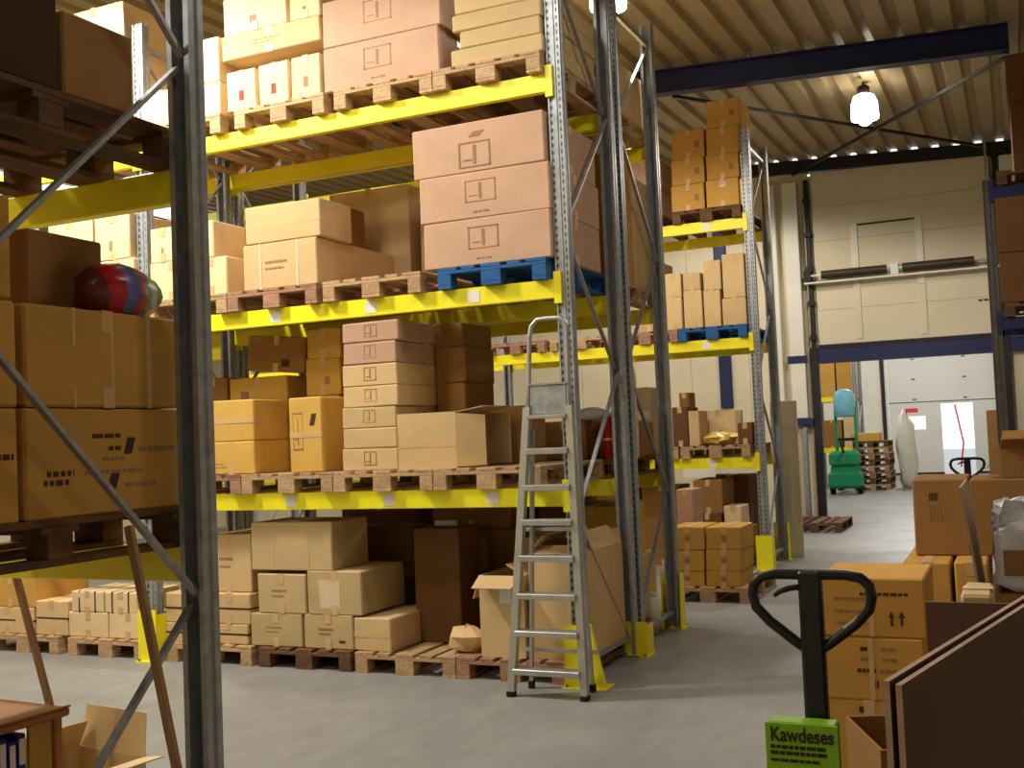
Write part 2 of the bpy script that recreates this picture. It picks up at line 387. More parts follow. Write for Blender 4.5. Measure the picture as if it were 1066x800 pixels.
fixture(LA, 'glaring lamp above the second rack row, partly behind its uprights')
fixture(LB, 'glaring lamp hanging where the two roof braces cross')
lamp((LA[0], LA[1], LA[2] - .12), 300, .12); lamp((LB[0], LB[1], LB[2] - .12), 300, .12)
for p, e in (((-6.5, 5.0, 5.5), 950), ((-3.2, 4.5, 5.4), 130), ((-11, 4.7, 5.4), 380), ((-.2, 5.6, 5.4), 125), ((-.3, 1.0, 5.4), 70), ((-7, 10.6, 5.4), 380), ((-10.5, 10.6, 5.4), 300), ((-4.3, 15.8, 5.4), 280), ((-5.5, -.5, 5.4), 230), ((-4.7, 3.2, 5.5), 170)):
    lamp(p, e, .25)  # lamps out of view, the last one added to brighten the second row cartons
for p, e in (((-2.5, 22.5, 5.2), 480), ((-2.5, 30, 5.2), 600), ((-6.5, 27, 5.2), 260)):
    lamp(p, e, .25, (1, .97, .93))
# ------------------------------------------------------------------ racks
def upright_mesh(h, um='galv_perf'):
    w, d, g = .05, .04, .009
    # lipped channel: front face with two shallow grooves, open back
    pts = [(-w, -d), (-.040, -d), (-.036, -d + g), (-.014, -d + g), (-.010, -d), (.010, -d), (.014, -d + g), (.036, -d + g), (.040, -d), (w, -d),
           (w, -.012), (w - g, -.006), (w - g, .010), (w, .016), (w, d), (.028, d), (.028, d - .006), (w - .014, d - .006), (w - .014, -d + .02), (-w + .014, -d + .02),
           (-w + .014, d - .006), (-.028, d - .006), (-.028, d), (-w, d), (-w, .016), (-w + g, .010), (-w + g, -.006), (-w, -.012)]
    b = MB(); n = len(pts)
    vs = [(x, y, 0) for x, y in pts] + [(x, y, h) for x, y in pts]
    b.add(vs, [tuple(range(n))[::-1], tuple(range(n, 2 * n))] + [(i, (i + 1) % n, n + (i + 1) % n, n + i) for i in range(n)])
    return b.mesh('upright', um)
UPR = {}
def upright(root, x, y, h, flip=False, um='galv_perf'):
    if h not in UPR: UPR[h] = upright_mesh(h)
    o = bpy.data.objects.new('upright', UPR[h] if um == 'galv_perf' else upright_mesh(h, um)); COL.objects.link(o); o.parent = root
    o.location = Vector((x, y, 0)) - root.location; o.rotation_euler.z = math.pi if flip else 0
    if 'plate' not in UPR:
        b = MB(); b.box(-.07, .07, -.06, .06, 0, .008); b.lathe([(.008, .008), (.008, .02)], 8, (.058, .048, 0)); b.lathe([(.008, .008), (.008, .02)], 8, (-.058, -.048, 0)); UPR['plate'] = b.mesh('foot_plate', 'galv_dark')
    p = bpy.data.objects.new('foot_plate', UPR['plate']); COL.objects.link(p); p.parent = o
    return o
def rack(label, group, y0, y1, xs, levels, height=5.03, low_at_front=False, stickers=(), bmat='yellow_paint', um='galv_perf', zig=None):
    t = thing('pallet_rack', label, 'rack', (xs[0], y0, 0), 0, group)
    for x in xs:
        f = upright(t, x, y0 + .04, height, False, um); r = upright(t, x, y1 - .04, height, True, um)
        ya, yb = y0 + .075, y1 - .075
        zs = zig or [.15, 1.1, 2.07, 3.0, 3.95, 4.8]
        for k in range(len(zs) - 1):
            a, c = (ya, yb) if (k % 2 == 0) == low_at_front else (yb, ya)
            bb = MB(); sx = .012 if k % 2 else -.012
            bb.bar((x + sx, a, zs[k] + .02), (x + sx, c, zs[k + 1] - .02), .016, .026, (1, 0, 0)); part(bb, 'brace', 'galv', t)
        for z in (.12, height - .2):
            bb = MB(); bb.box(x - .014, x + .014, ya, yb, z, z + .035); part(bb, 'cross_tie', 'galv', t)
    for i in range(len(xs) - 1):
        xr, xl = xs[i] - .052, xs[i + 1] + .052
        for z in levels:
            for (yy, s) in ((y0, -1), (y1, 1)):
                bb = MB(); a, c = sorted((yy + s * .022, yy - s * .03)); bb.box(xl + .006, xr - .006, a, c, z - .125, z, .004)
                bm_ = part(bb, 'beam', bmat, t)
                for xe_ in (xl, xr):
                    e = MB(); sg = 1 if xe_ == xl else -1
                    x0, x1 = sorted((xe_ - sg * .045, xe_ + sg * .006)); a, c = sorted((yy + s * .024, yy + s * .002))
                    e.box(x0, x1, a, c, z - .16, z + .05); part(e, 'beam_connector', bmat, bm_)
                if s < 0 and i == 0:
                    for (lv, px, py) in stickers:
                        if lv == z:
                            P = atY(px, py, yy - .022); e = MB(); e.box(P.x - .045, P.x + .045, yy - .0245, yy - .022, z - .105, z - .02); part(e, 'location_label', 'sticker', bm_)
    return t
LV = (H1, H2, H3)
rack('yellow-beamed grey pallet rack behind the step ladder, loaded on all levels', 'pallet racks in the hall', YA, YB - .01, (XE, XE - BAY, XE - 2 * BAY), LV, low_at_front=False,
     stickers=((H1, 303, 525), (H1, 405, 522), (H1, 513, 519), (H2, 287, 331), (H2, 386, 322), (H2, 493, 311)))
rack('pallet rack standing back to back behind the front loaded rack', 'pallet racks in the hall', YC - .01, YD + .04, (XE, XE - BAY, XE - 2 * BAY), LV, low_at_front=True)
rack('far yellow-beamed rack with blue pallet and tall orange carton towers', 'pallet racks in the hall', YE, YF, (XE, XE - BAY, XE - 2 * BAY), LV, low_at_front=True, stickers=((H1, 742, 482), (H2, 735, 357), (H3, 735, 232)))
rack('dim near rack at left, its end upright and crossing braces closest to camera', 'pallet racks in the hall', YN0, YN1 + .05, (XE, XE - BAY), LV, low_at_front=True)
rack('rack at the right edge beyond the stacked cartons, carrying dark brown cartons', 'pallet racks in the hall', YE, YF, (-.13 + BAY, -.13), LV, height=4.09, low_at_front=True, bmat='blue_steel', um='galv_dark')

def guard(x, y, label, style, s=1.0):
    t = thing('post_guard', label, 'guard', (x, y, 0), 0, 'yellow upright guards')
    b = MB()
    if style == 'wedge':
        b.box(-.085, .075, -.098, -.09, 0, .40 * s); b.box(-.1, .20, -.12, .05, 0, .010)
        b.prism([(.06, .010), (.19, .010), (.10, .40 * s), (.06, .42 * s)], -.098, -.06, 'y')
        b.box(-.085, -.077, -.09, .03, 0, .38 * s)
    elif style == 'plate':
        b.box(-.09, .09, -.098, -.09, 0, .40 * s); b.box(-.1, .1, -.12, .05, 0, .010); b.box(.082, .09, -.09, .05, 0, .36 * s); b.box(-.09, -.082, -.09, .05, 0, .36 * s)
    else:
        b.prism([(-.05, 0), (.09, 0), (.07, .44), (-.02, .46)], .062, .074, 'x'); b.prism([(-.05, 0), (.09, 0), (.07, .44), (-.02, .46)], -.094, -.082, 'x'); b.box(-.1, .09, -.06, .1, 0, .010)
        b.box(-.09, .07, .085, .093, 0, .36)
    b.build('guard_plate', 'yellow_paint', t)
    g = MB()
    for (u, v) in ((-.07, -.11), (.07, -.11)) if style != 'side' else ((-.07, .092), (.07, .092)): g.lathe([(.009, .01), (.009, .022)], 8, (u, v, 0))
    g.build('anchor_bolt', 'galv_dark', t)
guard(XE, YA + .04, 'yellow wedge guard at the foot of the upright behind the ladder', 'wedge')
guard(XE - BAY, YA + .04, 'yellow guard at the left upright foot between banded carton pallets', 'plate')
guard(XE + .05, YB + .02, 'small yellow guard at the paired rear uprights of the front rack', 'plate', .62)
guard(XE, YD, 'yellow two-sided guard at the free end upright of the second rack', 'side')
guard(XE, YE + .04, 'yellow plate guard at the front end upright of the far rack', 'plate')
guard(XE, YF - .04, 'small yellow guard at the rear end upright of the far rack', 'side')

# ------------------------------------------------------------------ pallets (0.8 x 1.2 m), origin at front centre on the ground side
def pallet_proto(m):
    t = thing('pallet', None, None)
    b = MB()
    for k, wd in enumerate((.145, .1, .145, .1, .145)):
        pass
    # top deck: boards along the depth, cross boards beneath
    xs = [(-.4, -.255), (-.22, -.12), (-.0725, .0725), (.12, .22), (.255, .4)]
    for (x0, x1) in xs: b.box(x0, x1, 0, 1.2, .122, .144, .002, jit=.002)
    for (y0, y1) in ((0, .1), (.5275, .6725), (1.1, 1.2)): b.box(-.4, .4, y0, y1, .100, .1215, .002)
    b.build('deck_boards', m, t)
    g = MB(); g.box(-.05, .05, 0, .1, 0, .078, .003); gm = g.mesh('block', m)
    g = MB(); g.box(-.0725, .0725, 0, .1, 0, .078, .003); gm2 = g.mesh('block', m)
    for x in (-.35, 0, .35):
        rn = MB(); w = .0725 if x == 0 else .05; rn.box(x - w, x + w, 0, 1.2, 0, .022, .002); rn.build('runner_board', m, t)
        for y in (0, .55, 1.1):
            o = bpy.data.objects.new('block', gm2 if x == 0 else gm); COL.objects.link(o); o.parent = t; o.location = (x, y, .022)
    return t
PROTO = {}
N_SCENE_PALLETS = [0]
def pallet(m, x, y, z, label, group, rz=0, stuff=False):
    key = m
    if key not in PROTO: t = PROTO[key] = pallet_proto(m)
    else: t = copy_tree(PROTO[key])
    t.location = (x, y, z); t.rotation_euler.z = rz
    tag(t, label, 'pallet', group); return t
def slot(px0, px1, py, yf): return (atY(px0, py, yf).x + atY(px1, py, yf).x) / 2
G3, G2, G1, G0 = 'pallets on the top level of the front rack', 'pallets on the middle level of the front rack', 'pallets on the lowest level of the front rack', 'pallets on the floor under the front rack'
PY = 6.57
def row(zs, y, group, rows):
    last = None; up = .064 if zs else .105
    for (m, p0, p1, py, label) in sorted(rows, key=lambda r: -r[1]):      # right to left, keeping clear of each other and of the uprights
        x = slot(p0, p1, py, y)
        for ux in (XE, XE - BAY):
            if abs(x - ux) < .4 + up: x = ux + (.4 + up) * (1 if x > ux else -1)
        if last is not None: x = min(x, last - .806)
        if abs(x - (XE - BAY)) < .4 + up: x = XE - BAY - .4 - up
        pallet(m, x, y, zs, label, group); last = x
row(H3, PY, G3, [('wood', 453, 565, 68, 'wooden pallet under the flat khaki cartons beside the right upright, top level'),
                 ('wood', 347, 451, 92, 'wooden pallet under the two big pink cartons on the top level'),
                 ('wood', 240, 341, 118, 'wooden pallet under the three small upright cartons on the top level'),
                 ('wood', 140, 230, 135, 'wooden pallet just behind the near upright on the top level'),
                 ('wood', 30, 132, 150, 'wooden pallet of the left bay on the top level under a bright carton')])
row(H2, PY, G2, [('wood_blue', 455, 569, 288, 'blue pallet under three big pink cartons on the front rack'),
                 ('wood', 337, 436, 297, 'empty-fronted pale pallet left of the blue pallet'),
                 ('wood_red', 236, 330, 312, 'reddish pallet under the two long tan cartons on the middle level'),
                 ('wood', 152, 234, 320, 'pallet behind the near upright on the middle level'),
                 ('wood', 48, 142, 330, 'pallet of the left bay on the middle level, behind the striped bag')])
row(H1, PY, G1, [('wood', 458, 556, 500, 'pallet left of the ladder, empty at the front, lowest level'),
                 ('wood', 353, 452, 503, 'pallet under the tall tiered stack of flat cartons'),
                 ('wood', 268, 350, 505, 'pallet under the narrow upright yellow carton'),
                 ('wood_red', 170, 266, 506, 'pallet under the two-tier yellow cartons beside the near upright')])
PY0 = 6.66
row(0, PY0, G0, [('wood_red', 497, 606, 700, 'floor pallet under the big open cartons behind the ladder'),
                 ('wood', 377, 486, 695, 'half-empty floor pallet with crumpled cardboard on its right end'),
                 ('wood_dark', 263, 372, 692, 'floor pallet under the three-tier tan carton stack'),
                 ('wood', 174, 262, 688, 'floor pallet under banded cartons right of the left yellow guard'),
                 ('wood', 76, 158, 680, 'floor pallet with pale banded cartons left of the left yellow guard'),
                 ('wood', -24, 73, 675, 'floor pallet at the left photo edge under orange cartons')])
# second row
G2R = 'pallets in the second rack row'
for x, z, m, lab in ((-3.1, H3, 'wood', 'pallet at the free end of the second rack row, top level'), (-3.1, H2, 'wood', 'pallet at the free end of the second rack row, middle level'),
                     (-3.1, H1, 'wood_dark', 'pallet under the pink wrapped roll at the end of the second rack row'), (-3.15, 0, 'wood', 'floor pallet at the free end of the second rack row'),
                     (-3.98, H1, 'wood_dark', 'pallet in the second rack row seen between the ladder rungs'), (-3.98, H2, 'wood', 'middle level pallet of the second row, second from its free end'),
                     (-4.86, H2, 'wood', 'middle level pallet of the second row, third from its free end'), (-5.71, H2, 'wood', 'middle level pallet of the second row, beside its inner upright'),
                     (-3.98, 0, 'wood', 'floor pallet of the second row behind the big open cartons'), (-4.86, 0, 'wood', 'floor pallet of the second row behind the dark cartons'),
                     (-6.66, H2, 'wood', 'middle level pallet of the second row, beyond its inner upright')):
    pallet(m, x, YC + .085, z, lab, G2R)
# far row
P3 = YE - .07
GF = 'pallets in the far rack'
row(H3, P3, GF, [('wood_dark', 700, 772, 216, 'dark pallet under the two tall orange carton towers'), ('wood_dark', 618, 690, 228, 'dark pallet on the far rack top level left of the carton towers')])
row(H2, P3, GF, [('wood_blue', 710, 781, 342, 'blue pallet on the far rack under small stacked cartons'), ('wood_red', 640, 706, 352, 'reddish pallet left of the far blue pallet'),
                 ('wood', 575, 638, 358, 'pale pallet on the far rack in the middle of its level'), ('wood_red', 503, 570, 364, 'empty reddish pallet at left end of the far rack')])
row(H1, P3, GF, [('wood', 707, 783, 468, 'pallet carrying the heap of yellow film on the far rack'), ('wood', 640, 704, 473, 'pallet behind the second rack upright on the far rack'), ('wood_red', 560, 630, 478, 'pallet on the far rack lowest level seen past the ladder')])
row(0, P3, GF, [('wood_dark', 704, 772, 590, 'floor pallet deep under the far rack')])
pallet('wood', slot(702, 772, 622, 10.12), 10.12, 0, 'floor pallet under the orange cartons standing in the second aisle', 'pallets standing in the aisles')
pallet('wood_dark', -2.83, 16.85, 0, 'low wooden pallet on the floor beside the left jamb of the doorway', 'pallets standing in the aisles', .0)
# near rack: the long sides face the main aisle
GN = 'pallets on the near rack'
for z, lab in ((H1, 'dim pallet under the printed orange cartons of the near rack'), (H2, 'dim pallet under dark brown cartons on the near rack, overhead')):
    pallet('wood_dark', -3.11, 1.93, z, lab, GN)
for z, lab in ((H3, 'pallet high on the right edge rack under dark cartons'), (H2, 'pallet on the right edge rack under dark brown cartons'), (H1, 'pallet low on the right edge rack')):
    pallet('wood_dark', .36, YE - .07, z, lab, 'pallets on the right edge rack')
# ------------------------------------------------------------------ cartons
GRP = ['']
def carton(label, tone, x0, x1, y0, y1, z0, z1, tape='front', prints=(), strap=0, rz=0, ry=0, rx=0, tm='tape', hide_parts=False, ch=.008):
    """closed carton; root is the box body, its tape / straps / printing are parts"""
    w, d, h = x1 - x0, y1 - y0, z1 - z0
    b = MB(); e = .0035
    b.box(-w / 2, w / 2, e, d - e, 0.0005, h - .0005, ch, jit=.0025)
    o = b.build('cardboard_box', 'card_' + tone)
    # turn about the middle of its footprint
    o.location = ((x0 + x1) / 2, y0, z0)
    if rz or ry or rx:
        R = Matrix.Rotation(rz, 4, 'Z') @ Matrix.Rotation(ry, 4, 'Y') @ Matrix.Rotation(rx, 4, 'X')
        c = Vector((0, d / 2, 0)); o.matrix_basis = Matrix.Translation(Vector(((x0 + x1) / 2, y0, z0)) + c) @ R @ Matrix.Translation(-c)
    tag(o, label, 'box', GRP[0])
    if hide_parts: return o
    t = MB(); t2 = MB(); q = .0012; k = min(.07, h * .3); tw = .025
    if tape == 'front':          # flaps meet along the depth: tape ends show on the front
        t.box(-tw, tw, e - q, d - e + q, h - .001, h + q); t.box(-tw, tw, e - q - .001, e, h - k, h); t2.box(-tw, tw, e - q - .001, e, 0, k)
    elif tape == 'side':
        m = d / 2
        t.box(-w / 2, w / 2, m - tw, m + tw, h - .001, h + q); t.box(w / 2 - .001, w / 2 + q, m - tw, m + tw, h - k, h); t2.box(w / 2 - .001, w / 2 + q, m - tw, m + tw, 0, k)
    elif tape == 'seam':         # carton lying on its side: the seam runs across the front
        t.box(-w / 2 + .004, w / 2 - .004, e - q - .001, e, h / 2 - tw * .8, h / 2 + tw * .8)
        t2.box(w / 2 - .001, w / 2 + q, e, .07, h / 2 - tw * .8, h / 2 + tw * .8)
    elif tape == 'vseam':
        t.box(-tw * .45, tw * .45, e - q - .001, e, .004, h - .004)
    for tt in (t, t2):
        if tt.v: tt.build('tape', tm, o)
    if strap:
        s = MB(); u = .007
        for i in range(strap):
            if strap == 1: s.box(-w / 2 - q, w / 2 + q, e - q, d - e + q, h * .5 - u, h * .5 + u)
            else:
                x = -w / 2 + w * (i + .5) / strap
                s.box(x - u, x + u, e - q, d - e + q, -0.0, h + q)
        s.build('strap', 'strap', o)
    if prints:
        for ink in ('ink', 'ink_soft', 'ink_red', 'sticker', 'tape_white', 'tape'):
            P = [p for p in prints if (p[5] if len(p) > 5 else 'ink_soft') == ink]
            if not P: continue
            s = MB()
            for p in P:
                f, u0, v0, u1, v1 = p[:5]; sh = p[6] if len(p) > 6 else ''
                if f == 'F': A = lambda u, v: (-w / 2 + u * w, v * h); ax = 'y'; a0, a1 = e - .0014, e + .001
                else: A = lambda u, v: (e + u * (d - 2 * e), v * h); ax = 'x'; a0, a1 = w / 2 - .001, w / 2 + .0014
                def quad(*c):
                    pts = [A(*g) for g in c]; s.prism(pts, a0, a1, ax)
                if sh == 'text':
                    n = 5 + int((u1 - u0) * 10); cur = u0; rr = random.Random(int(u0 * 999 + v0 * 77))
                    while cur < u1:
                        l = rr.uniform(.02, .07); quad((cur, v0), (min(cur + l, u1), v0), (min(cur + l, u1), v1), (cur, v1)); cur += l + .012
                elif sh == 'frame':
                    tu, tv = (u1 - u0) * .045, (v1 - v0) * .045
                    quad((u0, v0), (u1, v0), (u1, v0 + tv), (u0, v0 + tv)); quad((u0, v1 - tv), (u1, v1 - tv), (u1, v1), (u0, v1))
                    quad((u0, v0), (u0 + tu, v0), (u0 + tu, v1), (u0, v1)); quad((u1 - tu, v0), (u1, v0), (u1, v1), (u1 - tu, v1))
                    m = (u0 + u1) / 2; quad((m - tu, v0 + tv * 3), (m + tu, v0 + tv * 3), (m + tu, v1 - tv * 3), (m - tu, v1 - tv * 3))
                    quad((u0 + tu * 3, v0 + tv * 6), (m - tu * 2, v0 + tv * 6), (m - tu * 2, v0 + tv * 7), (u0 + tu * 3, v0 + tv * 7))
                elif sh == 'arrow':
                    m = (u0 + u1) / 2; q4 = (u1 - u0) * .18; vm = v0 + (v1 - v0) * .55
                    quad((m - q4, v0), (m + q4, v0), (m + q4, vm), (m - q4, vm)); quad((u0, vm), (u1, vm), (m, v1))
                elif sh == 'para':
                    k4 = (u1 - u0) * .35; quad((u0, v0), (u1 - k4, v0), (u1, v1), (u0 + k4, v1))
                else: quad((u0, v0), (u1, v0), (u1, v1), (u0, v1))
            s.build('printing', ink, o)
    return o
def Zof(px, py, y): return atY(px, py, y).z
def C(label, tone, p0, p1, ytop, yf, dep, z0, **k):
    """carton whose front face lies in the plane Y = yf and spans photo columns p0..p1 up to row ytop"""
    pm = (p0 + p1) / 2; zt = Zof(pm, ytop, yf)
    ym = ytop
    for _ in range(2):
        x0 = atY(p0, ym, yf).x; x1 = atY(p1, ym, yf).x
    # row of the middle of the face
    zm = (z0 + zt) / 2; d = Vector(((x0 + x1) / 2, yf, zm)) - EYE; ym = 400 - FPX * d.dot(CU) / d.dot(CF)
    x0 = atY(p0, ym, yf).x; x1 = atY(p1, ym, yf).x
    if yf + dep > YA and yf < YA + .08:          # stay clear of the front uprights
        for ux in (XE, XE - BAY):
            if x0 < ux < x1 or abs(x1 - ux) < .053 or abs(x0 - ux) < .053:
                if (x0 + x1) / 2 < ux: x1 = min(x1, ux - .053)
                else: x0 = max(x0, ux + .053)
    carton(label, tone, x0, x1, yf, yf + dep, z0, zt, **k)
    return zt
FR = [('F', .36, .35, .60, .82, 'ink_soft', 'frame'), ('F', .42, .12, .55, .16, 'ink_soft', 'text')]
LOGO = [('F', .1, .5, .22, .7, 'ink', 'para'), ('F', .1, .3, .45, .34, 'ink_soft', 'text'), ('F', .1, .2, .4, .24, 'ink_soft', 'text')]
TXT = [('F', .3, .55, .6, .6, 'ink_soft', 'text'), ('F', .3, .42, .55, .46, 'ink_soft', 'text')]
ARR = [('F', .62, .15, .70, .5, 'ink', 'arrow'), ('F', .74, .15, .82, .5, 'ink', 'arrow'), ('F', .1, .6, .5, .66, 'ink_soft', 'text'), ('F', .1, .45, .45, .5, 'ink_soft', 'text')]
DOT = [('F', .42, .2, .52, .42, 'ink_soft')]
yF = 6.60
T3, T2, T1 = H3 + PH, H2 + PH, H1 + PH
# ---- front rack, top level
GRP[0] = 'cartons on the top level of the front rack'
z = C('lowest of the flat khaki cartons beside the right upright, top level', 'khaki', 469, 567, 43, yF, 1.05, T3, tape='side')
z = C('second flat khaki carton from the bottom, set in from the left', 'khaki', 478, 562, 24, yF, 1.1, z, tape='side')
z = C('third flat khaki carton from the bottom of the high flat stack', 'khaki', 470, 566, 6, yF, 1.05, z, tape='side')
z = C('topmost flat khaki carton cut by the top photo edge', 'khaki', 472, 563, -14, yF, 1.1, z, tape='side')
z = C('lower of the two big pink cartons on the top level', 'pink', 336, 457, 38, yF, .62, T3, prints=FR, tape='side', tm='tape_white')
z = C('upper of the two big pink cartons on the top level', 'pink', 335, 458, -12, yF, .60, z, prints=FR, tape='side', tm='tape_white')
for a, c, t, l in ((236, 266, 73, 'left of three small upright cartons under a wide carton, top level'), (269, 300, 65, 'middle of three small upright cartons under a wide carton, top level'), (303, 333, 57, 'right of three small upright cartons under a wide carton, top level')):
    z = C(l, 'pale', a, c, t, yF, .5, T3, prints=[('F', .42, .25, .58, .5, 'ink_red')] if a < 300 else [('F', .42, .25, .58, .5, 'ink_soft')])
zz = T3 + .40
z = C('wide pale carton lying on three small upright cartons', 'tan', 230, 333, 27, yF, .5, zz, prints=TXT)
C('pale carton on the left end of the wide carton, top level', 'pale', 232, 298, -8, yF, .45, z, prints=DOT)
C('pale carton on the right end of the wide carton, top level', 'pale', 301, 333, -12, yF, .45, z, prints=DOT)
z = C('glaring pale carton just right of the near upright, lower tier, top level', 'pale', 190, 229, 88, yF, .6, T3)
C('glaring pale carton just right of the near upright, second tier, top level', 'pale', 186, 228, 42, yF, .6, z)
C('glaring pale carton just left of the near upright, lower tier, top level', 'pale', 147, 187, 94, yF, .6, T3)
z = C('big glaring carton of the left bay, lower tier, top level', 'pale', 40, 130, 50, yF, .9, T3)
C('bright carton seen over the dark brown carton at top left', 'pale', 66, 128, 8, yF, .55, z)
# ---- front rack, middle level
GRP[0] = 'cartons on the middle level of the front rack'
z = C('bottom of the three big pink cartons on the blue pallet', 'pink', 441, 578, 225, yF, .95, T2, prints=FR, tape='side', tm='tape_white')
z = C('middle of the three big pink cartons on the blue pallet', 'pink', 436, 573, 177, yF, .97, z, prints=FR, tape='side', tm='tape_white', rz=.008)
z = C('top of the three big pink cartons on the blue pallet', 'pink', 429, 567, 125, yF, .95, z, prints=[('F', .36, .1, .6, .6, 'ink_soft', 'frame'), ('F', .44, .7, .56, .8, 'ink_soft', 'para')], tape='side', tm='tape_white', rz=-.006)
z = C('lower long tan carton with two tape bands on the middle level', 'tan', 253, 330, 251, yF, 1.1, T2, prints=TXT + [('F', .22, .0, .25, 1, 'tape_white'), ('F', .72, .0, .75, 1, 'tape_white')], tape=None)
zt = C('upper front tan carton on the long taped carton', 'tan', 255, 333, 211, yF, .42, z, tape='seam')
C('brown rear carton on the long taped carton, in shade', 'brown', 256, 336, 213, yF + .44, .62, z, tape='side')
z = C('lower pale carton right beside the near upright, middle level', 'pale', 203, 236, 268, yF, .5, T2)
C('upper pale carton right beside the near upright, middle level', 'pale', 203, 222, 230, yF, .4, z, prints=DOT)
z = C('lower pale carton left beside the near upright, middle level', 'pale', 156, 200, 272, yF, .6, T2)
C('upper pale carton left beside the near upright, middle level', 'pale', 156, 183, 237, yF, .5, z, prints=DOT)
z = C('pale carton of the left bay above the striped bag, lower tier', 'pale', 104, 143, 270, yF, .6, T2)
C('pale carton of the left bay above the striped bag, upper tier', 'pale', 98, 134, 223, yF, .6, z, prints=DOT)
z = C('pale carton of the left bay behind the near brown carton, lower tier', 'pale', 48, 98, 275, yF, .6, T2)
C('pale carton of the left bay behind the near brown carton, upper tier', 'pale', 50, 96, 231, yF, .6, z)
# ---- front rack, lowest level
GRP[0] = 'cartons on the lowest level of the front rack'
yL = 6.62
z = C('lower yellow carton with dark logo right of the near upright', 'yellow', 216, 265, 460, yL, .42, T1, prints=LOGO)
C('upper yellow carton on the logo carton right of the near upright', 'yellow', 215, 264, 417, yL, .42, z, tape='seam')
z = C('orange carton deep behind the two yellow logo cartons', 'orange', 240, 300, 440, yL + .5, .4, T1, tape=None)
z2 = C('flat yellow carton lying above and behind the yellow logo cartons', 'yellow', 239, 299, 393, yL + .5, .42, z, prints=[('F', .2, .3, .34, .7, 'ink_soft')])
C('tilted brown carton lying on the flat yellow carton', 'brown', 256, 316, 350, yL + .52, .4, z2 + .035, prints=[('F', .6, .15, .74, .35, 'ink')], ry=.1)
C('brown carton low beside the near upright in the gap, lowest level', 'brown', 208, 237, 394, yL + .5, .4, T1)
z = C('narrow upright yellow carton standing left of the tiered stack', 'yellow', 301, 335, 414, yL, .36, T1, prints=[('F', .62, .62, .85, .78, 'ink', 'para'), ('F', .12, .3, .42, .8, 'ink_soft', 'frame')], tape='seam')
z = C('yellow carton behind the narrow upright carton, bottom of its column', 'yellow', 317, 354, 412, yL + .42, .36, T1, tape=None)
z = C('yellow carton behind the narrow upright carton, middle of its column', 'yellow', 318, 354, 373, yL + .42, .36, z, prints=[('F', .55, .3, .7, .5, 'ink_soft')])
z = C('yellow carton behind the narrow upright carton, top of its column', 'yellow', 319, 354, 342, yL + .42, .36, z)
z = T1
names = ['bottom', 'second', 'third', 'fourth', 'fifth', 'sixth', 'seventh']
for k, yt in enumerate((467, 446, 424, 402, 379, 356, 335)):
    z = C('%s flat tan carton, counted upwards, of the tall tiered stack' % names[k] if k < 6 else 'topmost flat tan carton of the tall tiered stack', 'tan' if k < 5 else 'pink', 356 + (k % 2), 414 - (k % 3), yt, yL, .92, z, prints=[('F', .40, .25, .62, .85, 'ink_soft', 'frame')], tape='side')
# second column of flats deeper in
xa, xb = atY(414, 430, yL).x + .015, atY(486, 430, 7.16).x
zs_ = [T1] + [Zof(455, q, 7.16) for q in (440, 400, 362, 338)]
for k in range(4):
    carton('%s brown carton of the shaded column behind the open carton' % ('bottom', 'second', 'third', 'top')[k], 'brown', xa, xb - .01 * (k % 2), 7.16, 7.66, zs_[k], zs_[k + 1], tape=None)
# ---- floor under the front rack
GRP[0] = 'cartons on the floor under the front rack'
yG = 6.70
z0b = C('left bottom carton of the three-tier tan stack on the floor', 'khaki', 261, 314, 639, yG, .55, PH, prints=TXT)
C('right bottom carton of the three-tier tan stack on the floor', 'khaki', 316, 367, 640, yG, .55, PH, prints=TXT + [('F', .72, .2, .84, .26, 'ink')])
zmid = C('left middle carton of the three-tier tan stack on the floor', 'khaki', 268, 318, 598, yG, .5, z0b, prints=TXT)
zmr = C('right middle carton of the three-tier tan stack, jutting out right', 'khaki', 320, 376, 595, yG, .62, z0b, prints=[('F', .1, .15, .6, .8, 'tape_white')])
z = C('long top carton crowning the three-tier tan stack on the floor', 'khaki', 261, 345, 544, yG, .5, max(zmid, zmr) + .001, tape=None, prints=[('F', .27, 0, .29, 1, 'tape'), ('F', .7, 0, .72, 1, 'tape')])
C('half-closed tan carton with torn flap right of the three-tier stack', 'tan', 369, 408, 644, yG, .66, PH, tape='seam', rz=-.03)
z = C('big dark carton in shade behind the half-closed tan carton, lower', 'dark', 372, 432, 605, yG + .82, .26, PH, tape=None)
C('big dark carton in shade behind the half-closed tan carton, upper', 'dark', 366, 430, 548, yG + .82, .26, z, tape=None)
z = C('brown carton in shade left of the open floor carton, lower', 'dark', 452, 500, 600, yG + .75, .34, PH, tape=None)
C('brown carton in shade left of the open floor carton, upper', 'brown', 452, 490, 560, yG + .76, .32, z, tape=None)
z = C('lower banded tan carton left of the near upright foot, floor', 'tan', 172, 214, 649, yG, .5, PH, strap=1)
C('upper banded tan carton left of the near upright foot, floor', 'tan', 172, 213, 618, yG, .5, z, strap=1)
z = C('lower banded tan carton right of the near upright foot, floor', 'tan', 216, 258, 650, yG, .5, PH, strap=1)
z = C('upper banded tan carton right of the near upright foot, floor', 'tan', 216, 260, 618, yG, .45, z, strap=1)
C('tall tan carton on the banded cartons right of the near upright', 'tan', 214, 261, 557, yG + .05, .6, z, prints=TXT)
z = C('pale banded carton, lower left one of the pale pallet load on the floor', 'pale', 71, 112, 638, yG, .55, PH)
C('pale banded carton, lower right one of the pale pallet load on the floor', 'pale', 113, 153, 639, yG, .55, PH)
C('small flat pale carton, upper left one of the pale pallet load', 'pale', 74, 107, 616, yG, .5, z, strap=2)
C('small flat pale carton, upper right one of the pale pallet load', 'pale', 108, 142, 617, yG, .5, z, strap=2)
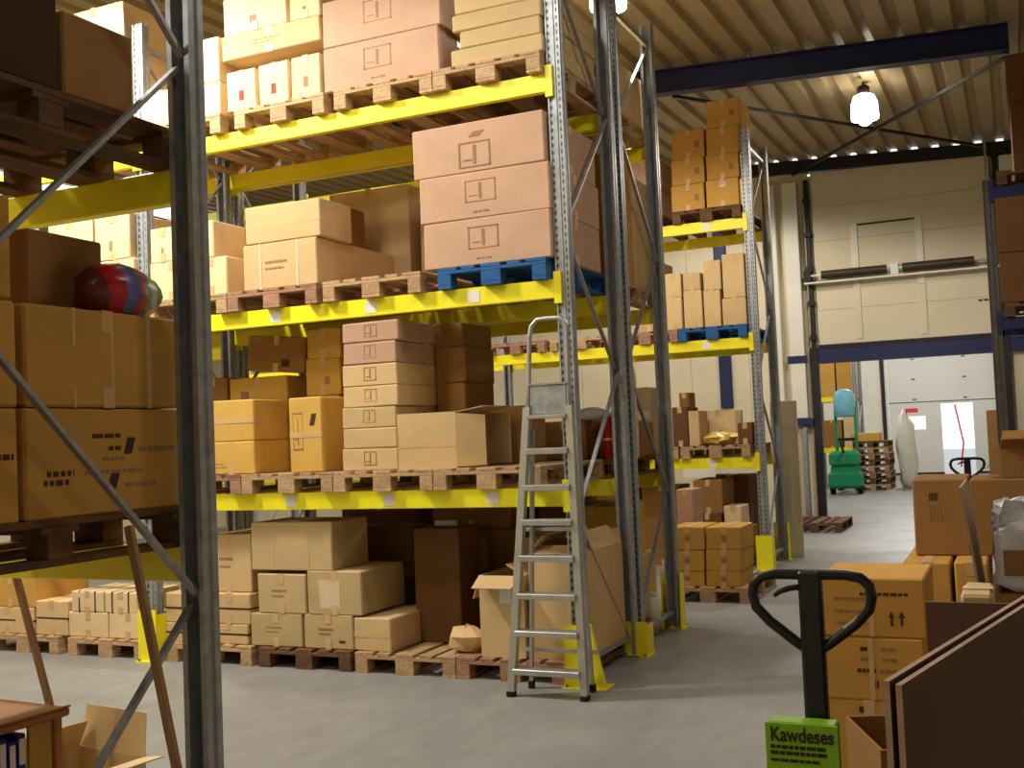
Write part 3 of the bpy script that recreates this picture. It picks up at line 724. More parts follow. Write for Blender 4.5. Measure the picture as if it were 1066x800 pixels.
z = C('lower tan carton on the leftmost floor pallet, left one', 'tan', -20, 35, 632, yG, .55, PH, strap=1)
C('lower tan carton on the leftmost floor pallet, right one', 'tan', 37, 70, 626, yG, .55, PH, strap=1)
C('orange carton on top of the leftmost floor pallet load', 'orange', -15, 36, 600, yG, .6, z)
# ---- second row
GRP[0] = 'cartons in the second rack row'
y2 = YC + .1
def K(label, tone, x0, x1, z0, z1, y=y2, dep=.9, **k): carton(label, tone, x0, x1, y, y + dep, z0, z1, **k)
K('tan carton at the free end of the second row, top level, near the lamp', 'tan', -3.48, -2.70, T3, T3 + .42)
K('second tan carton in from the free end of the second row, top level', 'tan', -4.30, -3.55, T3, T3 + .5)
K('tall orange carton at the free end of the second row, middle level', 'orange', -3.10, -2.70, T2, T2 + .98, dep=.45)
K('tan carton behind the tall orange one at the row end, middle level', 'tan', -3.10, -2.70, T2, T2 + .9, y=y2 + .5, dep=.5)
K('pale carton beside the tall orange one, second row middle level', 'pale', -3.5, -3.13, T2, T2 + .8, dep=.5)
for i, (x0, x1, h) in enumerate(((-4.38, -3.58, .75), (-5.26, -4.48, .98), (-6.1, -5.36, .85), (-7.05, -6.3, .8))):
    K(('pale carton behind the big pink cartons, second row middle level', 'tall bright pale carton seen over the empty-fronted pallet', 'pale yellow carton behind the long taped cartons, second row', 'pale carton of the second row behind the near upright, middle level')[i], ('pale', 'pale', 'pale', 'pale')[i], x0, x1, T2, T2 + h)
K('small brown carton with yellow flap seen between the upper ladder rungs', 'tan', -3.77, -3.47, T1, T1 + .2, dep=.3)
K('brown carton right of the ladder on the second row, lowest level', 'brown', -3.36, -3.0, T1, T1 + .3, dep=.4)
K('upright tan carton behind the white parcel at the second row end', 'tan', -3.01, -2.74, T1, T1 + .56, y=y2 + .82, dep=.22)
K('tan carton on the second row floor behind the ladder', 'tan', -3.5, -2.77, PH, PH + .5)
K('yellow carton stacked at the end of the second row floor load', 'yellow', -3.2, -2.78, PH + .5, PH + .92, dep=.7)
K('brown carton on the second row floor behind the open cartons', 'brown', -4.36, -3.62, PH, PH + .75)
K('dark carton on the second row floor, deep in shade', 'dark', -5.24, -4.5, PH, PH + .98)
K('flat brown carton on top of the brown floor carton of the second row', 'brown', -4.36, -3.66, PH + .751, PH + .98)
K('small orange carton on the second row floor load, right of the ladder', 'orange', -3.48, -3.24, PH + .5, PH + .74, dep=.4)
K('brown carton behind the small orange one on the second row floor load', 'brown', -3.62, -3.24, PH + .5, PH + .95, y=y2 + .45, dep=.4)
K('brown carton beside the red roll on the second row, lowest level', 'brown', -3.36, -3.04, T1, T1 + .36, y=y2 + .55, dep=.4)
# ---- far rack
GRP[0] = 'cartons on the far rack'
y3 = YE - .04
z = T3
for k, yt in enumerate((192, 165, 135)):
    z = C('%s carton of the lower orange tower on the far rack' % ('bottom', 'middle', 'top')[k], 'orange', 699, 733, yt, y3, .6, z, prints=[('F', .7, .35, .84, .6, 'ink_soft')])
z = T3
for k, yt in enumerate((186, 160, 132, 103)):
    z = C('%s carton of the taller orange tower on the far rack' % ('bottom', 'second', 'third', 'top')[k], 'orange', 735, 769, yt, y3, .6, z, prints=[('F', .7, .35, .84, .6, 'ink_soft')] if k % 2 else [('F', .42, .7, .6, .9, 'tape_white')])
z = T3
for k, yt in enumerate((199, 168)):
    z = C('%s pinkish carton left of the orange towers on the far rack' % ('lower', 'upper')[k], 'pink', 652, 688, yt, y3, .8, z)
B = T2
zb = {}
for p0, p1, yt, l in ((691, 710, 312, 'first from the left'), (712, 731, 302, 'second from the left'), (733, 750, 302, 'third from the left'), (752, 777, 312, 'rightmost')):
    zb[p0] = C('small tan carton on the far blue pallet load, bottom tier, %s' % l, 'tan', p0, p1, yt + (0 if p0 in (712, 733) else -2), y3, .5, B)
C('tan carton on the far blue pallet load, upper tier, leftmost', 'tan', 691, 709, 285, y3, .5, zb[691])
C('tan carton on the far blue pallet load, upper tier, second from left', 'tan', 711, 729, 284, y3, .5, zb[712])
C('tall tan carton on the far blue pallet load, upper tier, third from left', 'tan', 732, 750, 271, y3, .5, zb[733])
C('tall tan carton at the right end of the far blue pallet load, on top', 'tan', 752, 775, 264, y3, .5, zb[752])
z = C('pink carton left of the second rack upright, far rack middle level, lower', 'pink', 662, 688, 305, y3, .6, B)
C('pink carton left of the second rack upright, far rack middle level, upper', 'pink', 664, 686, 272, y3, .6, z)
C('dark brown carton on the far rack lowest level, left of the yellow film', 'dark', 700, 716, 424, y3, .5, T1)
C('narrow dark carton standing highest on the far rack lowest level', 'brown', 708, 718, 409, y3 + .55, .3, T1)
C('upright tan carton left of the yellow film on the far rack', 'tan', 717, 728, 428, y3, .4, T1)
C('wide pale carton behind the yellow film on the far rack', 'pale', 729, 766, 427, y3 + .5, .4, T1)
C('dark carton right of the yellow film on the far rack', 'dark', 768, 783, 440, y3, .5, T1)
GRP[0] = 'cartons on the floor below the far rack'
z = C('dark carton under the far rack, left of the pale one', 'dark', 722, 752, 535, y3, .6, PH)
C('brown carton on the dark carton under the far rack', 'brown', 722, 752, 500, y3, .58, z)
z = C('brown carton under the small pale carton of the far rack', 'brown', 754, 778, 550, y3, .58, PH)
C('small pale carton above the aisle load under the far rack', 'pale', 754, 772, 527, y3, .4, z)
for x0, x1, h, y_, tone, l in ((-3.42, -2.92, 1.05, .43, 'dark', 'big dark carton filling the far rack floor bay beside its end upright'), (-4.2, -3.72, .95, .25, 'brown', 'big brown carton on the far rack floor behind the aisle load'),
                               (-4.9, -4.25, 1.0, .2, 'brown', 'brown carton on the far rack floor seen past the second row upright'), (-5.75, -5.0, .9, .2, 'dark', 'dark carton on the far rack floor, left half of its bay')):
    carton(l, tone, x0, x1, YE + y_ + .2, YE + y_ + .68, PH if x1 > -3 else 0, h)
GRP[0] = 'cartons on the far rack'
for x0, x1, h, tone, l in ((-4.55, -4.0, .42, 'brown', 'brown carton on the far rack lowest level seen past the paired uprights'), (-5.3, -4.75, .5, 'tan', 'tan carton on the far rack lowest level seen past the ladder')):
    carton(l, tone, x0, x1, YE + .1, YE + .7, T1, T1 + h)
GRP[0] = 'orange cartons on the floor pallet in the second aisle'
yA = 10.16
for p0, p1, l in ((697, 733, 'left'), (735, 771, 'right')):
    z = PH
    for k, yt in enumerate((595, 573, 549)):
        z = C('%s carton of the %s column on the second aisle pallet' % (('bottom', 'middle', 'top')[k], l), 'orange', p0, p1, yt, yA, .55, z, prints=[('F', .45, .4, .6, .6, 'ink_soft')])
C('pinkish carton standing behind the left column of the second aisle pallet', 'pink', 706, 722, 510, yA + .6, .4, PH)
# ---- near rack: printed faces look onto the main aisle (towards +X)
GRP[0] = 'cartons on the near rack'
def NB(label, tone, ya, yb, z0, z1, xr=-2.715, dep=.55, **k): carton(label, tone, xr - dep, xr, ya, yb, z0, z1, **k)
RP = [('R', .40, .72, .58, .76, 'ink', 'text'), ('R', .50, .60, .58, .64, 'ink', 'text'), ('R', .60, .56, .68, .72, 'ink', 'para'), ('R', .70, .58, .96, .63, 'ink_soft', 'text'), ('R', .46, .50, .60, .54, 'ink_soft', 'text'),
      ('R', .12, .38, .28, .43, 'ink', 'text'), ('R', .34, .38, .72, .42, 'ink_soft', 'text'), ('R', .10, .30, .26, .35, 'ink', 'text'), ('R', .48, .22, .57, .38, 'ink', 'para'), ('R', .60, .24, .82, .28, 'ink_soft', 'text'),
      ('R', .12, .10, .18, .17, 'ink_soft', 'frame'), ('R', .2, .10, .24, .17, 'ink_soft', 'arrow'), ('R', .28, .08, .36, .17, 'ink_soft', 'frame')]
NB('big orange carton with dark logos and printed lines, near rack, lower tier', 'orange', 2.40, 3.08, T1, T1 + .345, prints=RP, tape=None, dep=.75)
NB('big orange carton on the printed one of the near rack, upper tier', 'orange', 2.405, 3.09, T1 + .347, T1 + .668, prints=[('R', .28, 0, .295, 1, 'tape'), ('R', .52, 0, .535, 1, 'tape'), ('R', .76, 0, .79, 1, 'tape')], tape='side', dep=.75)
NB('orange carton at the left photo edge of the near rack, lower tier', 'orange', 1.72, 2.385, T1, T1 + .345, prints=[('R', .86, .55, .97, .6, 'ink', 'text')], tape=None, dep=.7)
NB('orange carton at the left photo edge of the near rack, second tier', 'orange', 1.74, 2.385, T1 + .347, T1 + .668, tape='side', dep=.7)
NB('orange carton at the left photo edge of the near rack, third tier', 'orange', 1.80, 2.375, T1 + .67, T1 + .985, tape='side', dep=.7)
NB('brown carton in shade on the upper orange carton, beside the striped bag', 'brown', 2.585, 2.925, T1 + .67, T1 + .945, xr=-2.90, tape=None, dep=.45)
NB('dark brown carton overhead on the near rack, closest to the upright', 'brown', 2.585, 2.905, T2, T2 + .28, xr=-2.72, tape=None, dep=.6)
NB('carton coloured dark for shade, overhead at the top left corner of the photo', 'deep', 1.86, 2.575, T2, T2 + .5, xr=-2.72, tape=None, dep=.8)  # deep tone puts the overhead shade into the carton's colour
# ---- right edge rack
GRP[0] = 'dark cartons on the right edge rack'
for z0, z1, x0, l in ((T2, T2 + .52, -.065, 'lower dark brown carton on the middle level at the right photo edge'), (T2 + .52, T2 + 1.10, -.07, 'upper dark brown carton on the middle level at the right photo edge'),
                      (T3, T3 + .7, .13, 'lower dark carton on the top level at the right photo edge'), (T3 + .7, T3 + 1.2, .11, 'upper dark carton on the top level at the right photo edge')):
    carton(l, 'dark', x0, x0 + 1.0, YE - .05, YE + 1.0, z0, z1, tape=None)
# ---- carton stacks on the right of the main aisle
GRP[0] = 'stacked cartons right of the main aisle'
yS = 5.25
RA = [('F', .66, .2, .715, .45, 'ink', 'arrow'), ('F', .75, .2, .81, .45, 'ink', 'arrow'), ('F', .15, .62, .5, .67, 'ink_soft', 'text'), ('F', .15, .40, .42, .45, 'ink_soft', 'text'), ('F', .15, .2, .5, .25, 'ink_soft', 'text'), ('F', .4, .70, .85, .75, 'ink', 'text')]
RB = [('F', .4, .78, .52, .84, 'ink', 'text'), ('F', .6, .78, .75, .84, 'ink_soft', 'text'), ('F', .4, .62, .52, .68, 'ink_soft', 'text'), ('F', .6, .62, .75, .68, 'ink_soft', 'text'), ('F', .36, .44, .55, .5, 'ink', 'text'), ('F', .58, .44, .75, .5, 'ink_soft', 'text'), ('F', .48, .2, .56, .32, 'ink', 'text')]
zt0 = Zof(905, 730, yS); zt1 = Zof(905, 664, yS)
C('printed orange carton behind the pallet truck handle, lowest of its stack', 'orange', 854, 962, 730, yS, .55, 0, prints=[('F', .4, .84, .47, .92, 'ink')])
C('printed orange carton behind the pallet truck handle, middle of its stack', 'orange', 854, 963, 664, yS, .55, zt0, prints=RB, tape='vseam')
C('printed orange carton behind the pallet truck handle with arrows, top of stack', 'orange', 852, 963, 602, yS, .55, zt1, prints=RA, tape='vseam')
yT = 6.25
zl = Zof(960, 586, yT)
C('orange carton behind the arrow-marked stack, left of two, second tier', 'orange', 941, 991, 586, yT, 1.0, PH + .40)
C('carton beneath the left second-tier carton of the right stack', 'orange', 941, 991, 650, yT, 1.0, PH)
C('narrow orange carton behind the arrow-marked stack, right of two', 'orange', 995, 1030, 586, yT, 1.0, PH + .40)
C('carton beneath the right second-tier carton of the right stack', 'orange', 995, 1030, 650, yT, 1.0, PH)
yU = 6.55
C('big brown carton with handling marks high on the right stack', 'brown', 951, 1009, 499, yU, .6, zl + .002, prints=[('F', .3, .45, .44, .66, 'ink_soft', 'frame'), ('F', .5, .45, .64, .66, 'ink_soft', 'frame'), ('F', .3, .72, .46, .82, 'ink', 'text')], tape=None)
C('brown carton right of the handling-marked one, cut by the photo edge', 'brown', 1011, 1092, 499, yU, .6, zl + .002, prints=[('F', .3, .6, .36, .7, 'ink_soft')], tape=None)
carton('brown carton low in the right stack, beneath the one cut by the photo edge', 'brown', .06, .62, yU - .3, yU + .6, PH, zl, tape=None)
GRP[0] = ''
pallet('wood', -.22, 6.22, 0, 'wooden pallet beneath the brown carton stack right of the aisle', 'pallets standing in the aisles')
# ------------------------------------------------------------------ open cartons
def open_carton(label, tone, x0, x1, y0, y1, z0, z1, flaps, rz=0, pivot=None, lie=False, prints=(), missing=()):
    """four thin walls and a floor; flaps is {side: (length, angle)}, angle 0 = standing straight up, 90 = hanging level outwards"""
    w, d, h = x1 - x0, y1 - y0, z1 - z0; t = .006
    b = MB()
    b.box(-w / 2, w / 2, 0, t, 0, h); b.box(-w / 2, w / 2, d - t, d, 0, h)
    b.box(-w / 2, -w / 2 + t, t, d - t, 0, h); b.box(w / 2 - t, w / 2, t, d - t, 0, h); b.box(-w / 2 + t, w / 2 - t, t, d - t, 0, t)
    o = b.build('cardboard_box', 'card_' + tone); o.location = ((x0 + x1) / 2, y0, z0); o.rotation_euler.z = rz
    tag(o, label, 'box', GRP[0] or None)
    for sd, (ln, an) in flaps.items():
        a = math.radians(an); q = MB()
        if sd in 'FB':
            s = -1 if sd == 'F' else 1; y = 0 if sd == 'F' else d
            dy, dz = s * math.sin(a) * ln, math.cos(a) * ln
            q.bar((0, y + s * .003, h), (0, y + dy + s * .003, h + dz), w - .01, .005, (0, -dz, dy * 1.0) if False else None) if False else None
            n = Vector((0, -math.cos(a) * s, math.sin(a))) * .0025 if False else Vector((0, s * math.cos(a), -math.sin(a))) * .0025
            p0 = Vector((0, y, h)); p1 = Vector((0, y + dy, h + dz))
            vs = []
            for pp in (p0, p1):
                ins = .004 if pp is p0 else .02
                for sx in (-w / 2 + ins, w / 2 - ins):
                    for k in (-1, 1): vs.append((sx, pp.y + n.y * k, pp.z + n.z * k))
        else:
            s = -1 if sd == 'L' else 1; x = s * w / 2
            dx, dz = s * math.sin(a) * ln, math.cos(a) * ln
            n = Vector((s * math.cos(a), 0, -math.sin(a))) * .0025
            p0 = Vector((x, 0, h)); p1 = Vector((x + dx, 0, h + dz)); vs = []
            for pp in (p0, p1):
                ins = .004 if pp is p0 else .02
                for sy in (ins, d - ins):
                    for k in (-1, 1): vs.append((pp.x + n.x * k, sy, pp.z + n.z * k))
        q.add(vs, [(0, 1, 3, 2), (4, 6, 7, 5), (0, 4, 5, 1), (2, 3, 7, 6), (0, 2, 6, 4), (1, 5, 7, 3)])
        f = q.build('flap', 'card_' + tone, o); fix_normals(f)
    return o
GRP[0] = 'open cartons'
def OC(label, tone, p0, p1, yt, yf, dep, z0, flaps, **k):
    zt = Zof((p0 + p1) / 2, yt, yf); ym = 400 - FPX * (Vector((-2.8, yf, (z0 + zt) / 2)) - EYE).dot(CU) / (Vector((-2.8, yf, (z0 + zt) / 2)) - EYE).dot(CF)
    x0 = atY(p0, ym, yf).x; x1 = atY(p1, ym, yf).x
    return open_carton(label, tone, x0, x1, yf, yf + dep, z0, zt, flaps, **k)
OC('tall open carton with front flap folded out, left of the ladder foot', 'tan', 500, 546, 600, 6.72, .55, PH, {'F': (.17, 112), 'L': (.17, 160), 'B': (.2, 15), 'R': (.15, -60)})
o = OC('big tall open carton behind the ladder, reaching to the end frame', 'tan', 552, 606, 578, 6.74, .84, PH, {'F': (.14, -70), 'B': (.1, 5), 'R': (.16, -40), 'L': (.16, -40)})
b = MB(); b.box(.11, .2, -.002, 0, .42, .56)
# carton lying open towards the aisle end on the lowest level
def side_open():
    P = lambda px, py, y=6.63: atY(px, py, y)
    x0, x1 = P(414, 460).x, P(475, 460).x; zt = Zof(445, 430, 6.63); h = zt - T1; d = .5; t = .006
    b = MB(); b.box(x0, x1, 6.63, 6.63 + t, T1, zt); b.box(x0, x1, 6.63 + d - t, 6.63 + d, T1, zt); b.box(x0, x0 + t, 6.63 + t, 6.63 + d - t, T1, zt)
    b.box(x0 + t, x1, 6.63 + t, 6.63 + d - t, T1, T1 + t); b.box(x0 + t, x1, 6.63 + t, 6.63 + d - t, zt - t, zt)
    o = MB(); root = b.build('cardboard_box', 'card_tan'); tag(root, 'tan carton lying on its side with flaps opening right, lowest rack level', 'box', 'open cartons')
    def flap(a0, a1, b0, b1):   # quad with thickness
        vs = [Vector(v) for v in (a0, a1, b1, b0)]; n = (vs[1] - vs[0]).cross(vs[3] - vs[0]).normalized() * .0025
        q = MB(); q.add([tuple(v + n) for v in vs] + [tuple(v - n) for v in vs], [(0, 1, 2, 3), (7, 6, 5, 4), (0, 4, 5, 1), (1, 5, 6, 2), (2, 6, 7, 3), (3, 7, 4, 0)])
        f = q.build('flap', 'card_tan', root); fix_normals(f)
    flap((x1, 6.632, T1 + .01), (x1, 6.632, zt - .01), (x1 + .19, 6.70, T1 + .015), (x1 + .19, 6.70, zt - .03))
    flap((x1, 6.63 + d, T1 + .01), (x1, 6.63 + d, zt - .01), (x1 + .20, 6.58 + d, T1 + .015), (x1 + .20, 6.58 + d, zt - .02))
    flap((x1, 6.64, zt - .004), (x1, 6.62 + d, zt - .004), (x1 + .2, 6.66, zt + .03), (x1 + .2, 6.60 + d, zt + .03))
    b = MB(); b.box(x0 + .002, x1 - .002, 6.6285, 6.63, T1 + h * .38, T1 + h * .5); b.build('tape', 'tape', root)
side_open()
# shaded carton deeper on the same level
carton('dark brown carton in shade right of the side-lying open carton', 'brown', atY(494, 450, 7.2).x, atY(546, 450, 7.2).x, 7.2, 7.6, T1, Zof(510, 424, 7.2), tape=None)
# white paper pouch on the tall open carton
P = atY(526, 616, 6.715); b = MB(); b.box(P.x - .045, P.x + .045, 6.712, 6.718, P.z - .08, P.z + .05, .002)
tag(b.build('paper_pouch', 'film'), 'small white delivery note pouch stuck on the tall open carton', 'pouch')
# crumpled cardboard scrap
def blob(name, m, loc, r, seed, rough=.25, seg=14, T=None, flat=0):
    rr = random.Random(seed); b = MB(); rows = []
    n, k = seg, seg // 2 + 1
    for i in range(k + 1):
        th = math.pi * i / k; row_ = []
        for j in range(n):
            ph = 2 * math.pi * j / n; f = 1 + rr.uniform(-rough, rough)
            z = math.cos(th) * r[2] * (1 + rr.uniform(-rough, rough) * .5)
            row_.append((math.sin(th) * math.cos(ph) * r[0] * f, math.sin(th) * math.sin(ph) * r[1] * f, max(z, -r[2] * .82)))
        rows.append(row_)
    vs = [p for g in rows for p in g]
    fs = [(i * n + j, (i + 1) * n + j, (i + 1) * n + (j + 1) % n, i * n + (j + 1) % n) for i in range(k) for j in range(n)]
    b.add(vs, fs); o = b.build(name, m, None, flat == 0); o.location = loc; fix_normals(o)
    return o
P = atY(483, 690, 6.80)
tag(blob('crumpled_cardboard', 'card_tan', (P.x, 6.86, PH + .082), (.14, .12, .1), 3, .35, 9, flat=1), 'crumpled piece of cardboard lying on the half-empty floor pallet', 'scrap')
b = MB(); b.tube([(0, 0, 0), (.17, .0, .0)], .022, 12); o = b.build('cardboard_tube', 'white_paint'); P = atY(454, 545, 7.25); o.location = (P.x, 7.25, P.z); 
tag(o, 'short white tube lying in the shade below the lowest yellow beam', 'tube')
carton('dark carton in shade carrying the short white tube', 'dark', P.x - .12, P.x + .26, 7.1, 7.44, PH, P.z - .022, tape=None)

# ------------------------------------------------------------------ step ladder leaning folded on the rack
def ladder():
    yb, yt = 6.30, 6.49
    Lb, Rb = atY(533, 724, yb), atY(609, 727, yb); Lt, Rt = atY(552, 372, yt), atY(590, 372, yt)
    Lb.z = Rb.z = .03; zt = (Lt.z + Rt.z) / 2
    t = thing('step_ladder', 'aluminium step ladder with hoop handrail leaning folded against the front rack', 'ladder', ((Lb.x + Rb.x) / 2, yb, 0))
    def at(s, z):
        f = (z - .03) / (zt - .03); a, c = (Lb, Lt) if s < 0 else (Rb, Rt); return Vector((a.x + (c.x - a.x) * f, yb + (yt - yb) * f, z))
    for s in (-1, 1):
        b = MB(); b.bar(at(s, .03), at(s, 1.80), .046, .05, (0, 1, 0)); part(b, 'stile', 'alu', t)
        b = MB(); p = at(s, .0); b.box(p.x - .026, p.x + .026, yb - .03, yb + .028, 0, .035, .006); part(b, 'rubber_foot', 'rubber', t)
    # hoop handrail
    pts = [at(-1, 1.66), at(-1, 1.95), atY(551, 352, yt), atY(553, 340, yt), atY(559, 333, yt), atY(570, 331.5, yt), atY(582, 331, yt), atY(588, 334, yt), atY(590, 342, yt), at(1, 1.95), at(1, 1.66)]
    pts[0].y -= .0; b = MB(); b.tube(pts, .016, 10); part(b, 'handrail_hoop', 'alu', t, True)
    for py in (467, 505, 541, 578, 617, 655, 694):
        ym = yb + .1; z = atY(570, py, ym).z
        l, r = at(-1, z), at(1, z); b = MB()
        b.box(l.x + .012, r.x - .012, l.y - .05, l.y + .042, z - .036, z + .0, .004)
        for k in range(5): b.box(l.x + .014, r.x - .014, l.y - .038 + k * .017, l.y - .030 + k * .017, z, z + .003)
        part(b, 'tread', 'alu', t)
    z = atY(570, 434, yt).z; l, r = at(-1, z), at(1, z)
    b = MB(); b.box(l.x + .012, r.x - .012, l.y - .05, l.y + .04, z - .012, z + .012, .004); part(b, 'platform', 'alu', t)
    b = MB(); z2 = atY(570, 401, yt).z; b.box(l.x + .03, r.x - .02, l.y + .0, l.y + .012, z + .014, z2, .004); b.box(l.x + .015, r.x - .012, l.y - .006, l.y + .014, z2 - .0, z2 + .012); part(b, 'tool_tray', 'galv', t)
    for s in (-1, 1):
        a = at(s, 1.66); b = MB(); q = Vector((at(s, .03).x - s * .035, 6.53, .03)); b.bar(Vector((a.x - s * .02, a.y + .05, a.z)), q, .022, .03, (0, 1, 0)); part(b, 'rear_leg', 'alu', t)
        b = MB(); b.box(q.x - .018, q.x + .018, 6.51, 6.55, 0, .05, .005); part(b, 'rubber_foot', 'rubber', t)
    for z in (.25, 1.02):
        f = (z - .03) / 1.63; b = MB(); xl = Lb.x + (at(-1, 1.66).x - Lb.x) * f; xr = Rb.x + (at(1, 1.66).x - Rb.x) * f
        b.box(xl - .02, xr + .02, 6.515 + .0 * f, 6.535, z - .012, z + .012); part(b, 'rear_crossbar', 'alu', t)
ladder()

# ------------------------------------------------------------------ pallet trucks
def truck(label, turn):
    t = thing('pallet_truck', label, 'pallet truck', (0, 0, 0), 0, 'pallet trucks')
    # local: tiller in the plane y = 0, forks point to +y
    b = MB(); L = .093
    prof = [(0.0, 1.215), (-.030, 1.235), (-.075, 1.27), (-.098, 1.295), (-.1035, 1.318), (-.1, 1.336), (-.086, 1.349), (-.06, 1.354), (.06, 1.354), (.086, 1.349), (.1, 1.336), (.1035, 1.318), (.098, 1.295), (.075, 1.27), (.03, 1.235), (0, 1.215)]
    b.tube([(x, 0, z) for x, z in prof], .0095, 10); b.build('handle_loop', 'black_paint', t, True)
    b = MB(); b.box(-.020, .020, -.014, .014, 1.05, 1.362, .005); b.build('tiller_head', 'black_paint', t)
    b = MB(); b.bar((0, 0, 1.06), (0, .09, .42), .036, .024, (0, 1, 0)); b.build('tiller_arm', 'black_paint', t)
    b = MB(); b.tube([(-.008, -.006, 1.334), (-.035, -.012, 1.331), (-.052, -.014, 1.325), (-.062, -.014, 1.317)], .005, 8, rr=[.006, .0055, .005, .0035]); b.build('release_lever', 'black_paint', t, True)
    b = MB(); b.lathe([(.075, .17), (.085, .2), (.085, .36), (.05, .40), (.05, .46), (.03, .5)], 20, (0, .11, 0)); b.build('hydraulic_pump', 'dark_steel', t, True)
    TB = Matrix.Translation((0, .11, 0)) @ Matrix.Rotation(math.radians(turn), 4, 'Z') @ Matrix.Translation((0, -.11, 0))
    def body(bm, name, m): bm.v = [tuple(TB @ Vector(p)) for p in bm.v]; bm.build(name, m, t)
    b = MB(); b.box(-.27, .27, .2, .30, .09, .36, .02); body(b, 'fork_carriage', 'red')
    for x in (-.19, .19):
        b = MB(); b.box(x - .075, x + .075, .3, 1.42, .06, .10, .01); body(b, 'fork', 'red')
        b = MB(); b.tube([(x - .04, 1.3, .042), (x + .04, 1.3, .042)], .041, 14); body(b, 'load_roller', 'rubber')
    for x in (-.075, .075):
        b = MB(); b.tube([(x - .025, .11, .09), (x + .025, .11, .09)], .09, 20); b.build('steer_wheel', 'rubber', t)
    return t
tk = truck('black pallet truck tiller standing upright in the right foreground', 72); H = atY(843.5, 608, 2.0); tk.location = (H.x, 2.0, H.z - 1.362 if False else 0); 
sc = 1.0
tk2 = truck('far pallet truck whose handle shows against the bright open pass door', -10)
H2_ = atY(1006, 468, 7.75); tk2.location = (H2_.x, 7.75, 0); tk2.rotation_euler.z = .2
# green leaflet box hung on the tiller
g = thing('leaflet_holder', 'bright green leaflet box with dark lettering in front of the tiller', 'leaflet holder', (0, 0, 0))
A = atY(799, 752, 1.93); B2 = atY(870, 755, 1.93)
x0, x1, zt = A.x, B2.x, (A.z + B2.z) / 2
g.location = ((x0 + x1) / 2, 1.93, zt - .26)
b = MB(); b.box(x0, x1, 1.93, 1.972, zt - .26, zt, .003); part(b, 'holder_body', 'leaflet', g)
b = MB(); b.box(x0 - .004, x1 + .003, 1.926, 1.9298, zt - .27, zt - .001); bb = part(b, 'front_sheet', 'leaflet', g)
def text(body, size, loc, parent, m, sx=1):
    c = bpy.data.curves.new('lettering', 'FONT'); c.body = body; c.size = size; c.extrude = .0006; c.align_x = 'LEFT'; c.offset = size * .02
    o = bpy.data.objects.new('tmp', c); COL.objects.link(o); bpy.context.view_layer.update()
    me = bpy.data.meshes.new_from_object(o.evaluated_get(bpy.context.evaluated_depsgraph_get())); bpy.data.objects.remove(o)
    me.materials.clear(); me.materials.append(MATS[m])
    q = bpy.data.objects.new('lettering', me); COL.objects.link(q); q.parent = parent
    q.matrix_basis = Matrix.Translation(Vector(loc) - parent.location if parent.type == 'EMPTY' else Vector(loc)) @ Matrix.Rotation(math.pi / 2, 4, 'X') @ Matrix.Diagonal((sx, 1, 1, 1))
    return q, max(v.co.x for v in me.vertices)
q, wd = text('Kawdeses', .034, (x0 + .004, 1.9252, zt - .031), g, 'ink'); q.scale.x = (x1 - x0 - .008) / wd
b = MB(); rr = random.Random(4)
for k, (zz, hh) in enumerate(((.038, .006), (.048, .006), (.061, .005))):
    c = x0 + .004
    while c < x1 - .02 - (.02 if k == 2 else 0):
        l = rr.uniform(.006, .016); b.box(c, c + l, 1.9248, 1.9262, zt - zz - hh, zt - zz); c += l + .002
part(b, 'small_print', 'ink', g)
# strap that hangs the holder on the tiller
b = MB(); b.box((x0 + x1) / 2 - .008, (x0 + x1) / 2 + .008, 1.972, 1.99, zt - .05, zt - .03); part(b, 'hanging_clip', 'black_paint', g)

# ------------------------------------------------------------------ right foreground: sheets and cartons
def prism_obj(name, m, pts_bottom, h0, h1):
    b = MB(); b.prism(pts_bottom, h0, h1, 'z'); o = b.build(name, m); fix_normals(o); return o
dv = Vector((.216, .976)); nv = Vector((.976, -.216))
P0 = atY(919, 709, 1.45); P1 = atY(932, 713, 1.45)
for k, (P, l, lab) in enumerate(((P0, 1.25, 'brown cardboard sheet standing upright at bottom right, left one of two'), (P1, 1.2, 'brown cardboard sheet standing upright at bottom right, right one nearest the camera'))):
    p = Vector((P.x, P.y)); q = p + dv * l; th = nv * .008
    o = prism_obj('cardboard_sheet', ['grey_sheet', 'sheet_edge'], [tuple(p), tuple(q), tuple(q + th), tuple(p + th)], 0, P.z)
    for f in o.data.polygons:
        if abs(f.normal.dot(Vector((nv.x, nv.y, 0)))) < .5: f.material_index = 1
    tag(o, lab, 'cardboard sheet', 'standing cardboard sheets')
GRP[0] = 'cartons at the right front'
z = Zof(1005, 628, 3.0)
xa, xb = atY(965, 660, 3.0).x, atY(1057, 660, 3.0).x
b = MB(); b.box(xa, xb, 3.0, 3.012, 0, z); o = b.build('cardboard_sheet', 'grey_sheet'); tag(o, 'grey-brown cardboard sheet standing square to the camera behind the two near sheets', 'cardboard sheet', 'standing cardboard sheets')
carton('flat tan carton stood on end directly behind the grey-brown sheet', 'tan', atY(1002, 640, 3.04).x, atY(1034, 640, 3.04).x, 3.02, 3.25, 0, Zof(1018, 619, 3.02), tape='side')
# open carton standing cornerwise below the handle
A = atZ(880, 746, .98); Bp = atZ(917, 782, .98); u = (Bp - A); u.z = 0; u.normalize(); v = Vector((-u.y, u.x, 0)); 
if v.y < 0: v = -v
L1, L2 = .26, .30
o = open_carton('open brown carton standing cornerwise right of the tiller, its rim seen', 'brown', 0, L1, 0, L2, 0, .98, {})
o.matrix_basis = Matrix.Translation(Vector((A.x, A.y, 0))) @ Matrix(((u.x, v.x, 0, 0), (u.y, v.y, 0, 0), (0, 0, 1, 0), (0, 0, 0, 1))) @ Matrix.Translation((L1 / 2, 0, 0))
